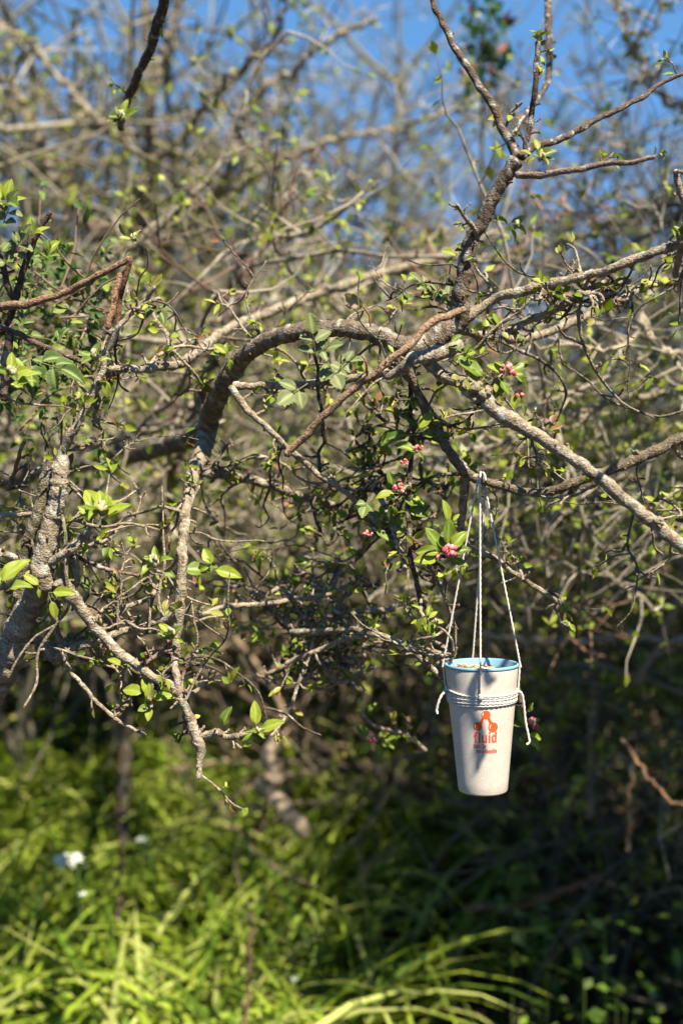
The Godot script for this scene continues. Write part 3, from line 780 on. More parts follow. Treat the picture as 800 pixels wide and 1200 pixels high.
	branch(t, [112, 662, 1.08, 128, 668, 1.08, 148, 671, 1.08, 166, 675, 1.07], 5, 3.5, {"side": 5.0, "spurs": 9, "spur": 0.006, "leafy": 0.0, "col": Color(0.27, 0.16, 0.13)})
	branch(t, [60, 660, 1.08, 70, 650, 1.08, 78, 630, 1.07, 72, 600, 1.08], 4, 4, {"side": 5.0, "col": Color(0.2, 0.2, 0.08)})
	branch(t, [10, 575, 1.12, 20, 540, 1.11, 30, 515, 1.1], 5, 4, {"side": 5.0, "spurs": 5, "col": Color(0.28, 0.18, 0.13), "leafy": 0.1})
	b = branch(t, [-30, 470, 1.07, 0, 452, 1.06, 20, 442, 1.05], 6, 5, {"side": 5.0, "spurs": 4, "leafy": 0.0})
	leaf_at(b, foot, [[18, 446, 45, 432, 1.05, 0], [20, 450, 42, 440, 1.04, 1], [14, 440, -4, 430, 1.05, 5], [8, 448, 30, 455, 1.06, 0]])
	rosette(b, foot, at(14, 440, 1.04), Vector3(0.2, 0.5, 0.7), 4, 0.02, 1)
	# --- spur wood between the cup and the left limbs
	branch(t, [236, 720, 1.22, 262, 712, 1.24, 300, 708, 1.26, 350, 704, 1.28, 382, 696, 1.3, 416, 684, 1.32], 6, 6, {"side": 5.0, "spurs": 14, "spur": 0.010, "lichen": 0.2, "leafy": 0.1})
	branch(t, [340, 704, 1.28, 368, 714, 1.3, 404, 717, 1.31, 442, 715, 1.33, 500, 700, 1.36], 5, 6, {"side": 5.0, "spurs": 6})
	branch(t, [340, 740, 1.3, 378, 740, 1.26, 412, 738, 1.22, 436, 742, 1.18, 468, 754, 1.16, 500, 778, 1.16, 526, 800, 1.17], 8, 7, {"side": 5.0, "spurs": 10, "spur": 0.006, "leafy": 0.0, "lichen": 0.25, "col": Color(0.29, 0.24, 0.17)})
	branch(t, [335, 778, 1.26, 368, 764, 1.25, 400, 750, 1.23, 428, 744, 1.2], 6, 6, {"side": 5.0, "spurs": 9, "spur": 0.010, "leafy": 0.1})
	branch(t, [350, 705, 1.28, 330, 690, 1.28, 316, 695, 1.27, 312, 708, 1.27], 6, 5, {"side": 5.0, "spurs": 10, "rough": 0.8})
	branch(t, [372, 742, 1.28, 362, 770, 1.27, 352, 790, 1.26, 340, 830, 1.25, 318, 862, 1.22], 4, 4, {"side": 5.0, "spurs": 16, "spur": 0.010, "leafy": 0.2})
	branch(t, [388, 700, 1.31, 392, 680, 1.32, 400, 665, 1.33], 6, 5, {"side": 5.0, "spurs": 6, "rough": 0.7})
	branch(t, [200, 830, 1.2, 214, 820, 1.22, 246, 796, 1.25], 5, 4, {"side": 5.0, "spurs": 4})
	for k in 26:   # short dead spurs in the tangle
		var x := rf(330, 430)
		var y := rf(680, 800)
		branch(t, [x, y, 1.3, x + rf(-22, 22), y + rf(-18, 18), 1.3, x + rf(-38, 38), y + rf(-30, 30), 1.33], 5, 3.5, {"side": 5.0, "spurs": 5, "rough": 0.6, "leafy": 0.12, "sides": 8})
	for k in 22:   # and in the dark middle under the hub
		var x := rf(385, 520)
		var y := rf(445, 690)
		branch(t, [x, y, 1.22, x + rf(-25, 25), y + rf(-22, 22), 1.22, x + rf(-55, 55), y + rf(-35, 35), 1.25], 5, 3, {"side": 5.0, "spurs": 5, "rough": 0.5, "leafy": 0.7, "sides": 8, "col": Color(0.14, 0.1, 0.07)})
	# leafy ends near the cup
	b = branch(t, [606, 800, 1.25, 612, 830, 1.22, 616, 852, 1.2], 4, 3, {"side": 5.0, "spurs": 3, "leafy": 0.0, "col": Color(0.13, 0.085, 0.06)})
	leaf_at(b, foot, [[612, 850, 608, 828, 1.19, 2], [616, 850, 632, 842, 1.19, 2], [614, 852, 602, 846, 1.19, 4], [618, 862, 636, 866, 1.19, 0], [618, 864, 634, 876, 1.19, 1], [616, 858, 610, 872, 1.19, 4]])
	blossom(b, foot, at(623, 852, 1.19), 0.011)
	b = branch(t, [500, 880, 1.4, 470, 860, 1.38, 440, 850, 1.36, 425, 835, 1.35], 5, 4, {"side": 5.0, "spurs": 8, "leafy": 0.9, "spur": 0.010})
	leaf_at(b, foot, [[435, 870, 420, 884, 1.34, 0], [440, 872, 448, 888, 1.34, 1], [440, 865, 455, 858, 1.34, 0], [432, 862, 418, 850, 1.34, 2], [428, 838, 415, 832, 1.35, 0], [430, 836, 440, 822, 1.35, 1], [445, 868, 462, 876, 1.35, 2]])
	blossom(b, foot, at(438, 868, 1.33), 0.009)
	b = branch(t, [658, 708, 1.22, 664, 722, 1.21, 668, 736, 1.2], 3, 2.5, {})
	leaf_at(b, foot, [[666, 732, 676, 740, 1.2, 0], [666, 730, 658, 726, 1.2, 1], [668, 736, 672, 748, 1.2, 2]])
	b = branch(t, [740, 600, 1.3, 770, 590, 1.3, 800, 570, 1.3, 840, 550, 1.3], 4, 5, {"side": 5.0, "spurs": 4})
	leaf_at(b, foot, [[788, 586, 776, 574, 1.3, 0], [790, 584, 796, 566, 1.3, 1], [786, 590, 776, 604, 1.3, 0], [792, 588, 806, 600, 1.3, 1], [770, 592, 756, 580, 1.3, 0], [760, 592, 748, 600, 1.3, 2]])
	# upper left lichened twig, leaves at its foot
	b = branch(t, [140, 150, 1.45, 152, 112, 1.38, 166, 78, 1.32, 180, 42, 1.28, 193, -5, 1.24, 205, -60, 1.2], 8, 14, {"side": 5.0, "spurs": 16, "spur": 0.007, "leafy": 0.0, "lichen": 0.1, "col": Color(0.12, 0.09, 0.08)})
	rosette(b, foot, at(144, 140, 1.3), Vector3(0, 0.3, 0.9), 6, 0.024, 1)
	# a spray out of the picture on the sunny side; its shade falls on the cup
	b = branch(t, [860, 262, 1.02, 915, 150, 0.92, 890, 160, 0.83, 846, 190, 0.8, 836, 220, 0.8, 839, 252, 0.8, 851, 290, 0.8, 854, 312, 0.798, 853, 322, 0.798], 11, 9, {"spurs": 5, "spur": 0.006, "leafy": 0.0, "w": [11, 10, 10, 11, 11, 8, 10, 10, 6]})
	leaf_at(b, foot, [[850, 275, 866, 300, 0.797, 2], [849, 190, 872, 215, 0.8, 1]])
	# fine dead twigs grown through one another behind the limbs
	var tw := Buf.new()
	for k in 430:
		var p: Vector3 = PTS[rng.randi() % PTS.size()]
		if p.z > -0.95 or p.x < -0.75 or p.x > 0.62 or p.y > 1.70 or p.y < 1.18: continue
		if p.x > -0.05 and p.x < 0.14 and p.y < 1.58 and rng.randf() < 0.62: continue
		var d := (rdir() + Vector3(0, 0.0, -1.0)).normalized()
		var l := rf(0.05, 0.20)
		var pts := wander(p, d, l, 6, 0.55, 0.0)
		if pts[6].y > 1.72 or pts[6].y < 1.15: continue
		var c := Color(0.36, 0.30, 0.215) * rf(0.3, 1.15)
		var r := rf(0.0010, 0.0024)
		var q := []
		for m in 7: q.append([pts[m], r * (1.0 - 0.09 * m) * rf(0.85, 1.2)])
		var fq := smooth_path(q, 0.0042)
		limb(tw, fq, 6, c, 0.65, 0.1, foot)
		for e in spurs(tw, fq, rng.randi_range(3, 8), rf(0.006, 0.012), c, foot):
			if rng.randf() < 0.28: small_leaves(e[0], e[1], rng.randi_range(1, 4), 0.015)
		for m in 2:
			var i := rng.randi_range(1, fq.size() - 2)
			var sp := wander(fq[i][0], rdir() + d * 0.3, l * rf(0.2, 0.45), 3, 0.5, 0.02)
			limb(tw, smooth_path([[sp[0], r * 0.75], [sp[1], r * 0.7], [sp[2], r * 0.6], [sp[3], r * 0.7]], 0.004), 6, c, 0.65, 0.1, foot)
			if rng.randf() < 0.5: small_leaves(sp[3], d, rng.randi_range(1, 4), 0.016)
	put("twigs", bmesh_of(tw, true), M.bark, t, "stuff")
	put("small_leaves", bmesh_of(SMALL), M.leaf, t, "stuff")

# ---------------------------------------------------------------- brambles near the lens
func pinnate(parent: Node3D, off: Vector3, p: Vector3, dir: Vector3, l: float, n: int, kind := -1) -> void:
	dir = dir.normalized()
	var side := dir.cross(Vector3(0.2, 0.4, 0.9)).normalized()
	var sb := Buf.new()
	twig(sb, [p - dir * l * 0.5 - off, p - off, p + dir * l * 0.5 - off], l * 0.03, l * 0.02, 6, Color(0.12, 0.12, 0.05))
	put("leaf_stalk", bmesh_of(sb), M.twig, parent)
	var fc := Vector3(rf(-0.3, 0.4), rf(0.3, 0.9), 0.8)
	place_leaf(parent, off, p + dir * l * 0.5, dir, fc, l, kind, BRAMBLE)
	for k in n / 2:
		for s in [-1.0, 1.0]:
			place_leaf(parent, off, p + dir * l * (0.2 - 0.55 * k) + side * s * l * 0.06, dir * 0.55 + side * s * 0.85 + rdir() * 0.15, fc + rdir() * 0.3, l * rf(0.65, 0.9), kind, BRAMBLE)

func brambles() -> void:
	var brown := Color(0.32, 0.205, 0.135)
	var foot := Vector3(-0.62, 0.0, -1.35)
	var t := thing("bramble_bush", foot, "bramble with rusty thorny canes and crinkled dark green leaves at the upper left edge", "bramble")
	branch(t, [-100, 1844, 1.35, -190, 1300, 1.3, -170, 800, 1.2, -110, 480, 1.14, -40, 375, 1.1, 0, 361, 1.09, 30, 357, 1.08, 60, 349, 1.08, 100, 330, 1.07, 130, 315, 1.06, 153, 303, 1.06], 12, 6, {"w": [16, 15, 14, 13, 11, 10, 10, 8, 8, 7, 7], "col": brown, "lichen": -0.2, "rough": 0.25, "spurs": 12, "spur": 0.004, "leafy": 0.0})
	branch(t, [153, 303, 1.06, 148, 322, 1.06, 142, 352, 1.07, 136, 390, 1.07, 133, 404, 1.08], 6, 6, {"col": Color(0.2, 0.09, 0.06), "lichen": -0.2, "rough": 0.25, "spurs": 10, "spur": 0.004, "leafy": 0.0})
	branch(t, [140, 320, 1.05, 135, 350, 1.05, 127, 386, 1.05], 6, 7, {"col": Color(0.4, 0.23, 0.14), "lichen": -0.2, "rough": 0.5, "spurs": 8, "spur": 0.004, "leafy": 0.0})
	branch(t, [-20, 400, 1.12, 8, 380, 1.11, 18, 350, 1.1, 27, 316, 1.1, 42, 280, 1.09, 58, 248, 1.08], 10, 6, {"col": Color(0.12, 0.085, 0.07), "lichen": 0.0, "rough": 0.3, "spurs": 14, "spur": 0.006, "leafy": 0.0})
	branch(t, [18, 355, 1.1, 8, 330, 1.09, 0, 300, 1.09, -8, 250, 1.1], 8, 6, {"col": Color(0.12, 0.085, 0.07), "lichen": 0.0, "spurs": 6, "leafy": 0.0})
	branch(t, [-30, 380, 1.1, 14, 388, 1.1, 45, 404, 1.1, 62, 411, 1.1, 90, 422, 1.1, 112, 434, 1.1], 7, 6, {"col": Color(0.17, 0.115, 0.085), "lichen": 0.0, "rough": 0.3, "spurs": 9, "spur": 0.005, "leafy": 0.0})
	branch(t, [5, 470, 1.12, 8, 420, 1.12, 12, 390, 1.12], 9, 9, {"col": Color(0.1, 0.07, 0.06)})
	for k in 20:
		var p := at(rf(-10, 125), rf(275, 470), rf(1.12, 1.34))
		pinnate(t, foot, p, rdir() + Vector3(0.3, -0.1, 0.3), rf(0.011, 0.02), 2 + 2 * (rng.randi() % 2), 1 if rng.randf() < 0.7 else 0)
	for k in 3:
		pinnate(t, foot, at([8, 20, 4][k], [252, 290, 300][k], 1.07), Vector3([0.4, 0.5, -0.2][k], 0.6, 0.4), 0.020, 4, 2)
	rosette(t, foot, at(6, 240, 1.07), Vector3(0.2, 0.7, 0.7), 6, 0.026, 0)
	rosette(t, foot, at(38, 276, 1.08), Vector3(0.2, 0.7, 0.7), 5, 0.02, 0)
	rosette(t, foot, at(55, 300, 1.12), Vector3(0.3, 0.4, 0.7), 5, 0.022, 0)
	pinnate(t, foot, at(36, 428, 1.08), Vector3(0.2, -0.6, 0.5), 0.028, 4, 1)
	pinnate(t, foot, at(58, 428, 1.08), Vector3(0.9, -0.3, 0.3), 0.030, 4, 1)
	rosette(t, foot, at(158, 283, 1.06), Vector3(-0.1, 0.6, 0.7), 4, 0.014, 1)
	pinnate(t, foot, at(182, 358, 1.08), Vector3(0.4, -0.5, 0.5), 0.02, 2, 1)

	var bt := Buf.new()
	var bl := Buf.new()
	for k in 95:
		var p := at(rf(-25, 128), rf(288, 480), rf(1.15, 1.5)) - foot
		var pts := wander(p, rdir(), rf(0.04, 0.14), 4, 0.3, 0.0)
		twig(bt, pts, 0.0014, 0.0008, 5, Color(0.17, 0.115, 0.08) * rf(0.5, 1.5))
		for y in 5:
			var g: Color = [Color(0.040, 0.085, 0.018), Color(0.08, 0.13, 0.025), Color(0.14, 0.18, 0.03)][[0, 0, 0, 0, 1, 2][rng.randi() % 6]]
			small_leaf(bl, pts[rng.randi() % 5] + rdir() * 0.01, rdir(), Vector3(0.2, 0.6, 0.5) + rdir() * 0.8, rf(0.010, 0.021), rf(0.007, 0.013), g * rf(0.7, 1.2))
	put("twigs", bmesh_of(bt), M.twig, t, "stuff")
	put("foliage", bmesh_of(bl), M.bramble, t, "stuff")
	var f2 := at(480, 400, 1.06)
	var c := thing("bramble_cane", f2, "broken brown bramble cane slanting across the hub of the apple limbs", "cane")
	branch(c, [545, 362, 1.07, 520, 372, 1.05, 500, 383, 1.04, 470, 411, 1.03, 438, 437, 1.03, 400, 468, 1.04, 368, 500, 1.05, 334, 533, 1.06], 8, 9, {"w": [8, 9, 9, 8, 9, 9, 9, 9], "col": Color(0.33, 0.22, 0.14), "lichen": -0.15, "rough": 0.22, "spurs": 9, "spur": 0.005, "leafy": 0.0})
	branch(c, [430, 440, 1.03, 428, 425, 1.02, 424, 416, 1.02], 3, 2, {"col": Color(0.36, 0.12, 0.08)})
	var f3 := at(376, 500, 1.08)
	var s := thing("bramble_shoot", f3, "young bramble shoot with pale downy pleated leaves under the arched apple limb", "bramble")
	branch(s, [380, 520, 1.1, 376, 480, 1.08, 372, 445, 1.07, 368, 408, 1.06], 5, 3.5, {"col": Color(0.1, 0.075, 0.05), "rough": 0.2, "spurs": 4, "spur": 0.005, "leafy": 0.0})
	pinnate(s, f3, at(368, 404, 1.05), Vector3(-0.1, 0.9, 0.3), 0.022, 4, 2)
	pinnate(s, f3, at(374, 412, 1.05), Vector3(0.7, 0.2, 0.4), 0.019, 2, 2)
	pinnate(s, f3, at(352, 455, 1.05), Vector3(-0.5, -0.4, 0.5), 0.023, 2, 2)
	pinnate(s, f3, at(388, 432, 1.06), Vector3(0.3, -0.6, 0.5), 0.020, 4, 2)
	pinnate(s, f3, at(402, 425, 1.07), Vector3(0.8, 0.1, 0.5), 0.017, 4, 2)
	for k in [[510, 345, 0.3], [522, 348, 0.9], [500, 338, -0.6]]:
		pinnate(s, f3, at(k[0], k[1], 1.12), Vector3(k[2], 0.5, 0.4), 0.018, 4, 2)
	pinnate(s, f3, at(430, 588, 1.1), Vector3(-0.2, -0.5, 0.6), 0.016, 2, 0)
	var f4 := at(426, 360, 1.06)
	var dl := thing("dry_leaf", f4, "curled dry tan leaf caught among twigs above the arched limb", "leaf")
	var b := Buf.new()
	var o := put("leaf", make_leaf(1.2, 0.5, 0.03, 0.015, 0.05, 0.55, 10, Color(0.33, 0.25, 0.15)), M.leaf, dl)
	o.transform = Transform3D(Basis(Vector3(0.4, 0.8, 0.3).normalized(), Vector3(-0.85, 0.5, 0.1).normalized(), Vector3(-0.1, -0.25, 0.95).normalized()).orthonormalized() * Basis.from_scale(Vector3.ONE * 0.03), Vector3.ZERO)
	twig(b, [Vector3(0, 0, 0), Vector3(0.006, -0.009, 0.002), Vector3(0.007, -0.02, 0)], 0.0012, 0.001, 6, Color(0.15, 0.07, 0.04))
	put("stalk", bmesh_of(b), M.twig, dl)

# ---------------------------------------------------------------- shrubs further off
func wander(p: Vector3, dir: Vector3, l: float, n: int, bend: float, lift: float) -> Array:
	var pts := [p]
	var d := dir.normalized()
	for k in n:
		d = (d + rdir() * bend + Vector3(0, lift, 0)).normalized()
		p = p + d * l / n
		pts.append(p)
	return pts

func shrub(called: String, label: String, category: String, foot: Vector3, o: Dictionary) -> Node3D:
	var t := thing(called, foot, label, category, o.get("group", "shrubs of the thicket behind the apple tree"))
	var tw := Buf.new()
	var lv := Buf.new()
	var h: float = o.h
	var bark: Color = o.get("bark", Color(0.155, 0.138, 0.096))
	var greens: Array = o.get("greens", [Color(0.085, 0.13, 0.02), Color(0.15, 0.19, 0.025), Color(0.05, 0.085, 0.02)])
	var leafy: float = o.get("leaves", 3.0)
	var ls: float = o.get("leaf", 0.03)
	for s in o.get("stems", 6):
		var a: float = TAU * s / float(o.get("stems", 6)) + rf(-0.5, 0.5)
		var lean: float = o.get("lean", 0.5) * rf(0.5, 1.4)
		var dir := Vector3(cos(a) * lean, 1.0, sin(a) * lean)
		var l := h * rf(0.7, 1.05)
		var r: float = o.get("r", 0.022) * rf(0.7, 1.3)
		var base := Vector3(cos(a), 0, sin(a)) * rf(0.02, o.get("clump", 0.25))
		var pts := wander(base, dir, l, 9, 0.22, o.get("lift", -0.03))
		var sb := Buf.new()
		twig(sb, pts, r, r * 0.3, 7, bark * rf(0.4, 0.8))
		put("stem", bmesh_of(sb), M.twig, t)
		for q in o.get("branches", 8):
			var f := rf(o.get("from", 0.12), 1.0)
			var bi := clampi(int(f * 9), 1, 8)
			var bp: Vector3 = pts[bi]
			var along: Vector3 = (pts[bi + 1] - pts[bi]).normalized()
			var bd: Vector3 = (along * 0.5 + rdir() * 0.9 + Vector3(0, 0.12, 0)).normalized()
			var bl := h * rf(0.22, 0.42)
			var br := r * rf(0.35, 0.6)
			var bpts := wander(bp, bd, bl, 6, 0.3, o.get("lift", -0.03))
			twig(tw, bpts, br, br * 0.45, 5, bark * rf(0.5, 1.15))
			for w in o.get("twigs", 5):
				var wi := rng.randi_range(1, 5)
				var wd: Vector3 = ((bpts[wi + 1] - bpts[wi]).normalized() * 0.6 + rdir()).normalized()
				var wl := bl * rf(0.3, 0.65)
				var wpts := wander(bpts[wi], wd, wl, 4, 0.38, 0.02)
				twig(tw, wpts, br * 0.55, br * 0.38, 4, bark * rf(0.55, 1.35))
				for x in o.get("twiglets", 3):
					var xi := rng.randi_range(1, 3)
					var xd: Vector3 = ((wpts[xi + 1] - wpts[xi]).normalized() * 0.5 + rdir()).normalized()
					var xl := wl * rf(0.25, 0.6)
					var xpts := wander(wpts[xi], xd, xl, 2, 0.4, 0.03)
					twig(tw, xpts, br * 0.36, br * 0.24, 3, bark * rf(0.55, 1.5))
					var many := int(leafy * 1.5 + rng.randf())
					for y in many:
						var lp: Vector3 = (xpts[0] as Vector3).lerp(xpts[2], rf(0.3, 1.05))
						var ld: Vector3 = (xd + rdir() * 0.9).normalized()
						var g: Color = greens[rng.randi() % greens.size()]
						var gg := g * rf(0.7, 1.25)
						gg.a = 1
						far_leaf(lv, lp, ld, (Vector3(0.2, 0.6, 0.5) + rdir() * 0.8), ls * rf(0.5, 1.15), ls * rf(0.35, 0.6), gg)
	put("twigs", bmesh_of(tw), M.twig, t, "stuff")
	if lv.v.size(): put("foliage", bmesh_of(lv), M.far_leaf, t, "stuff")
	return t

func ground_y(x: float, z: float) -> float:
	var y := 0.035 * nz2.get_noise_2d(x * 0.9, z * 0.9)
	if z < -5.2: y += 0.30 * pow(-z - 5.2, 1.15) * smoothstep(0.0, 1.0, (-z - 5.2) / 1.5)
	return minf(y, 2.6 + 0.3 * nz2.get_noise_2d(x * 0.3, z * 0.3))

func setting() -> void:
	# the ground in one sheet, rising into a bank behind the thicket
	var b := Buf.new()
	var xs := []
	var zs := []
	for k in 61: xs.append(signf(k - 30) * (absf(k - 30) * 0.16 + pow(absf(k - 30) / 30.0, 5) * 115.0))
	for k in 71: zs.append(1.5 - k * 0.2 if k < 60 else -10.5 - (k - 60) * (k - 60) * 1.1)
	zs.push_front(14.0)
	zs.push_front(60.0)
	for z in zs:
		for x in xs:
			b.v.append(Vector3(x, ground_y(x, z), z))
	for i in zs.size() - 1:
		for j in xs.size() - 1:
			var a := i * xs.size() + j
			b.i.append(a); b.i.append(a + xs.size()); b.i.append(a + 1)
			b.i.append(a + 1); b.i.append(a + xs.size()); b.i.append(a + xs.size() + 1)
	var g := put("ground", bmesh_of(b, true), M.soil, self, "structure")
	tag(g, "dark leafy soil rising into a bank behind the thicket", "ground", "", "structure")

func blade(b: Buf, p: Vector3, dir: Vector3, l: float, w: float, droop: float, col: Color) -> void:
	var side := dir.cross(Vector3.UP).normalized()
	side = (side + rdir() * 0.4).normalized()
	var d := (dir * 0.35 + Vector3.UP).normalized()
	var k := b.v.size()
	var n := 6
	for q in n + 1:
		var t := float(q) / n
		var ww := w * (1.0 - pow(t, 3.0)) * (0.75 + 0.5 * t * (1 - t) * 2) * 0.5
		var up := side.cross(d).normalized()
		var cc := col * rf(0.9, 1.1)
		cc.a = 1
		for s in [-1.0, 0.0, 1.0]:
			b.v.append(p + side * s * ww + up * absf(s) * ww * 0.5)
			b.n.append((up - side * s * 0.45).normalized())
			b.c.append(cc)
		p += d * l / n
		d = (d + dir * droop * 0.28 + Vector3(0, -droop * 0.42 * (0.3 + t), 0)).normalized()
	for q in n:
		for s in 2:
			var a := k + q * 3 + s
			b.i.append(a); b.i.append(a + 3); b.i.append(a + 1)
			b.i.append(a + 1); b.i.append(a + 3); b.i.append(a + 4)

func herbs() -> void:
	# strap-leaved leek grass in front
	var b := Buf.new()
	var greens := [Color(0.22, 0.30, 0.028), Color(0.30, 0.38, 0.05), Color(0.10, 0.17, 0.02), Color(0.38, 0.42, 0.12)]
	for c in 640:
		var x := rf(-2.0, 0.6)
		var z := rf(-4.9, -1.75)
		if x > 0.17 + 0.2 * nz2.get_noise_2d(z * 0.9, 3.0) + (-z - 2.4) * 0.08: continue
		var heavy := rng.randi_range(5, 11)
		if nz2.get_noise_2d(x * 2.2, z * 2.2) < -0.3: continue
		var lean := Vector3(rf(-0.6, 0.5), 0, rf(-0.4, 0.6))
		for k in heavy:
			var a := rf(0, TAU)
			var p := Vector3(x + cos(a) * rf(0, 0.06), ground_y(x, z), z + sin(a) * rf(0, 0.06))
			var dir := (Vector3(cos(a), 0, sin(a)) + lean * 0.7).normalized()
			var col: Color = greens[rng.randi() % 4] * rf(0.65, 1.2)
			blade(b, p, dir, rf(0.45, 0.85) * (1.0 + 0.22 * maxf(0.0, -z - 2.6)), rf(0.012, 0.022), rf(0.6, 1.5), col)
	var g := put("leek_grass", bmesh_of(b), M.grass, self, "stuff")
	tag(g, "bright strap-leaved grass arching in clumps at the lower left", "grass", "", "stuff")
	# leafy undergrowth: nettles, ivy and cleavers between the shrubs
	var u := Buf.new()
	for k in 26000:
		var x := rf(-2.6, 2.6)
		var z := rf(-5.6, -1.9)
		var lush := clampf(0.9 - x * 0.75, 0.12, 1.0)
		if rng.randf() > lush: continue
		var top := (0.25 + 0.75 * maxf(0.0, nz2.get_noise_2d(x * 1.1, z * 1.1) + 0.35)) * (1.0 if x < 0.2 else 0.6)
		if z > -3.1 and x < 0.25: continue
		if z > -4.9 and x < 0.4 and (z > -4.3 or rng.randf() < 0.4): continue
		var p := Vector3(x, ground_y(x, z) + top * sqrt(rng.randf()), z)
		var col: Color = [Color(0.10, 0.17, 0.022), Color(0.17, 0.24, 0.03), Color(0.06, 0.12, 0.02), Color(0.12, 0.17, 0.055)][rng.randi() % 4] * rf(0.75, 1.3)
		col.a = 1
		var d := rdir()
		far_leaf(u, p, (d * Vector3(1, 0.4, 1)).normalized(), Vector3(0.1, 1, 0.25) + rdir() * 0.5, rf(0.035, 0.085) * (0.65 if x > 0.35 else 1.0), rf(0.022, 0.045) * (0.65 if x > 0.35 else 1.0), col)
		if k % 6 == 0: twig(u, [Vector3(p.x, ground_y(x, z), p.z), p], 0.003, 0.002, 3, Color(0.1, 0.15, 0.03))
	g = put("undergrowth", bmesh_of(u), M.far_leaf, self, "stuff")
	tag(g, "leafy nettle and ivy undergrowth filling the ground between the shrubs", "undergrowth", "", "stuff")
	# dry litter
	var li := Buf.new()
	for k in 6000:
		var x := rf(-2.6, 2.8)
		var z := rf(-8.5, -1.8)
		var p := Vector3(x, ground_y(x, z) + rf(0.0, 0.03), z)
		var col: Color = [Color(0.12, 0.07, 0.035), Color(0.2, 0.13, 0.07), Color(0.07, 0.045, 0.025)][rng.randi() % 3]
		far_leaf(li, p, (rdir() * Vector3(1, 0.25, 1)).normalized(), Vector3(0, 1, 0) + rdir() * 0.4, rf(0.03, 0.07), rf(0.02, 0.04), col)
	g = put("leaf_litter", bmesh_of(li), M.far_leaf, self, "stuff")
	tag(g, "brown dead leaves strewn over the soil", "leaf litter", "", "stuff")
	# ivy and small leaves clothing the bank
	var iv := Buf.new()
	for k in 16000:
		var x := rf(-5, 5)
		var z := rf(-10.5, -5.2)
		var p := Vector3(x, ground_y(x, z) + rf(0.0, 0.35), z)
		var col: Color = [Color(0.05, 0.06, 0.015), Color(0.08, 0.085, 0.02), Color(0.035, 0.045, 0.012), Color(0.09, 0.065, 0.035)][rng.randi() % 4] * rf(0.7, 1.2)
		col.a = 1
		far_leaf(iv, p, rdir(), Vector3(0.2, 0.5, 0.7) + rdir() * 0.6, rf(0.05, 0.11), rf(0.03, 0.07), col)
	g = put("bank_ivy", bmesh_of(iv), M.far_leaf, self, "stuff")
	tag(g, "olive ivy and scrub leaves clothing the bank behind the thicket", "ivy", "", "stuff")
	# white leek flowers
	for e in [[80, 1003, 2.35, "white drooping flower head above the grass at the lower left", 1.25], [166, 982, 2.7, "small white flower head beside a brown stem in the grass", 0.5], [96, 1046, 2.4, "half open white flower bud below the largest white flower", 0.35], [345, 1146, 2.3, "lone white flower low in the grass near the bottom edge", 0.3]]:
		var head := at(e[0], e[1], e[2])
		var root := Vector3(head.x + 0.03, ground_y(head.x, head.z), head.z - 0.02)
		var o := thing("leek_flower", root, e[3], "flower", "white flowers in the grass")
		var sb := Buf.new()
		twig(sb, [Vector3.ZERO, Vector3(0.0, head.y * 0.6, 0.01), Vector3(-0.01, head.y * 0.98, 0.01), head - root + Vector3(0, 0.01, 0)], 0.0022, 0.0014, 6, Color(0.10, 0.17, 0.03))
		put("stalk", bmesh_of(sb), M.twig, o)
		for k in 6:
			var fl := Buf.new()
			var d := (Vector3(cos(k * 1.05), -0.35, sin(k * 1.05))).normalized()
			for q in 6:
				var pd := (d + rdir() * 0.45).normalized()
				far_leaf(fl, d * 0.006 * e[4], pd, Vector3(0.3, 0.8, 0.5) + rdir() * 0.3, 0.024 * e[4], 0.011 * e[4], Color(0.62, 0.66, 0.60))
			var po := put("floret", bmesh_of(fl), M.petal, o)
			po.position = head - root
	# dead stems and broken wood
	for e in [
		["broken_branch", "pale tan broken branch lying in the greenery right of the hanging spur", "branch", [322, 868, 3.0, 314, 890, 2.98, 322, 908, 2.95, 306, 922, 2.9], 15, 26, Color(0.42, 0.34, 0.24)],
		["broken_branch", "short pale piece of wood just below the larger broken branch", "branch", [322, 930, 2.9, 336, 952, 2.87, 360, 976, 2.85], 20, 18, Color(0.42, 0.34, 0.24)],
		["dead_stem", "thin upright brown stem standing in the green left of the white flower", "stem", [138, 1100, 2.6, 141, 1000, 2.6, 139, 930, 2.6, 142, 870, 2.6], 5, 4, Color(0.13, 0.075, 0.05)],
		["dead_stem", "brown withered stem rising through the grass at the bottom centre", "stem", [284, 1250, 2.15, 290, 1150, 2.2, 296, 1090, 2.2, 294, 1065, 2.2], 6, 5, Color(0.2, 0.13, 0.08)],
		["fallen_stick", "reddish brown stick lying over the dark ground below the cup", "stick", [545, 1066, 2.75, 610, 1062, 2.75, 650, 1048, 2.75, 705, 1026, 2.75], 8, 10, Color(0.27, 0.14, 0.075)],
		["dry_stalk", "rusty dry stalk slanting down at the right edge", "stalk", [728, 868, 2.0, 752, 900, 1.95, 775, 928, 1.9, 830, 965, 1.85], 5, 5, Color(0.26, 0.15, 0.085)],
		["dry_stalk", "thin straw stalk hanging straight beside the slanting rusty one", "stalk", [742, 880, 2.1, 737, 930, 2.1, 735, 1000, 2.15], 6, 5, Color(0.3, 0.2, 0.12)],
		["dry_stalk", "pale upright dead stalk in the shade right of the cup", "stalk", [694, 762, 2.6, 695, 810, 2.6, 692, 880, 2.6, 690, 960, 2.6], 10, 8, Color(0.33, 0.26, 0.18)],
		["dry_stalk", "long straw stem leaning at the right edge above the rusty stalk", "stalk", [830, 640, 2.3, 800, 690, 2.3, 775, 750, 2.3, 745, 800, 2.3], 9, 8, Color(0.36, 0.28, 0.17)],
	]:
		var pts: Array = e[3]
		var fo := at(pts[0], pts[1], pts[2])
		var o := thing(e[0], fo, e[1], e[2])
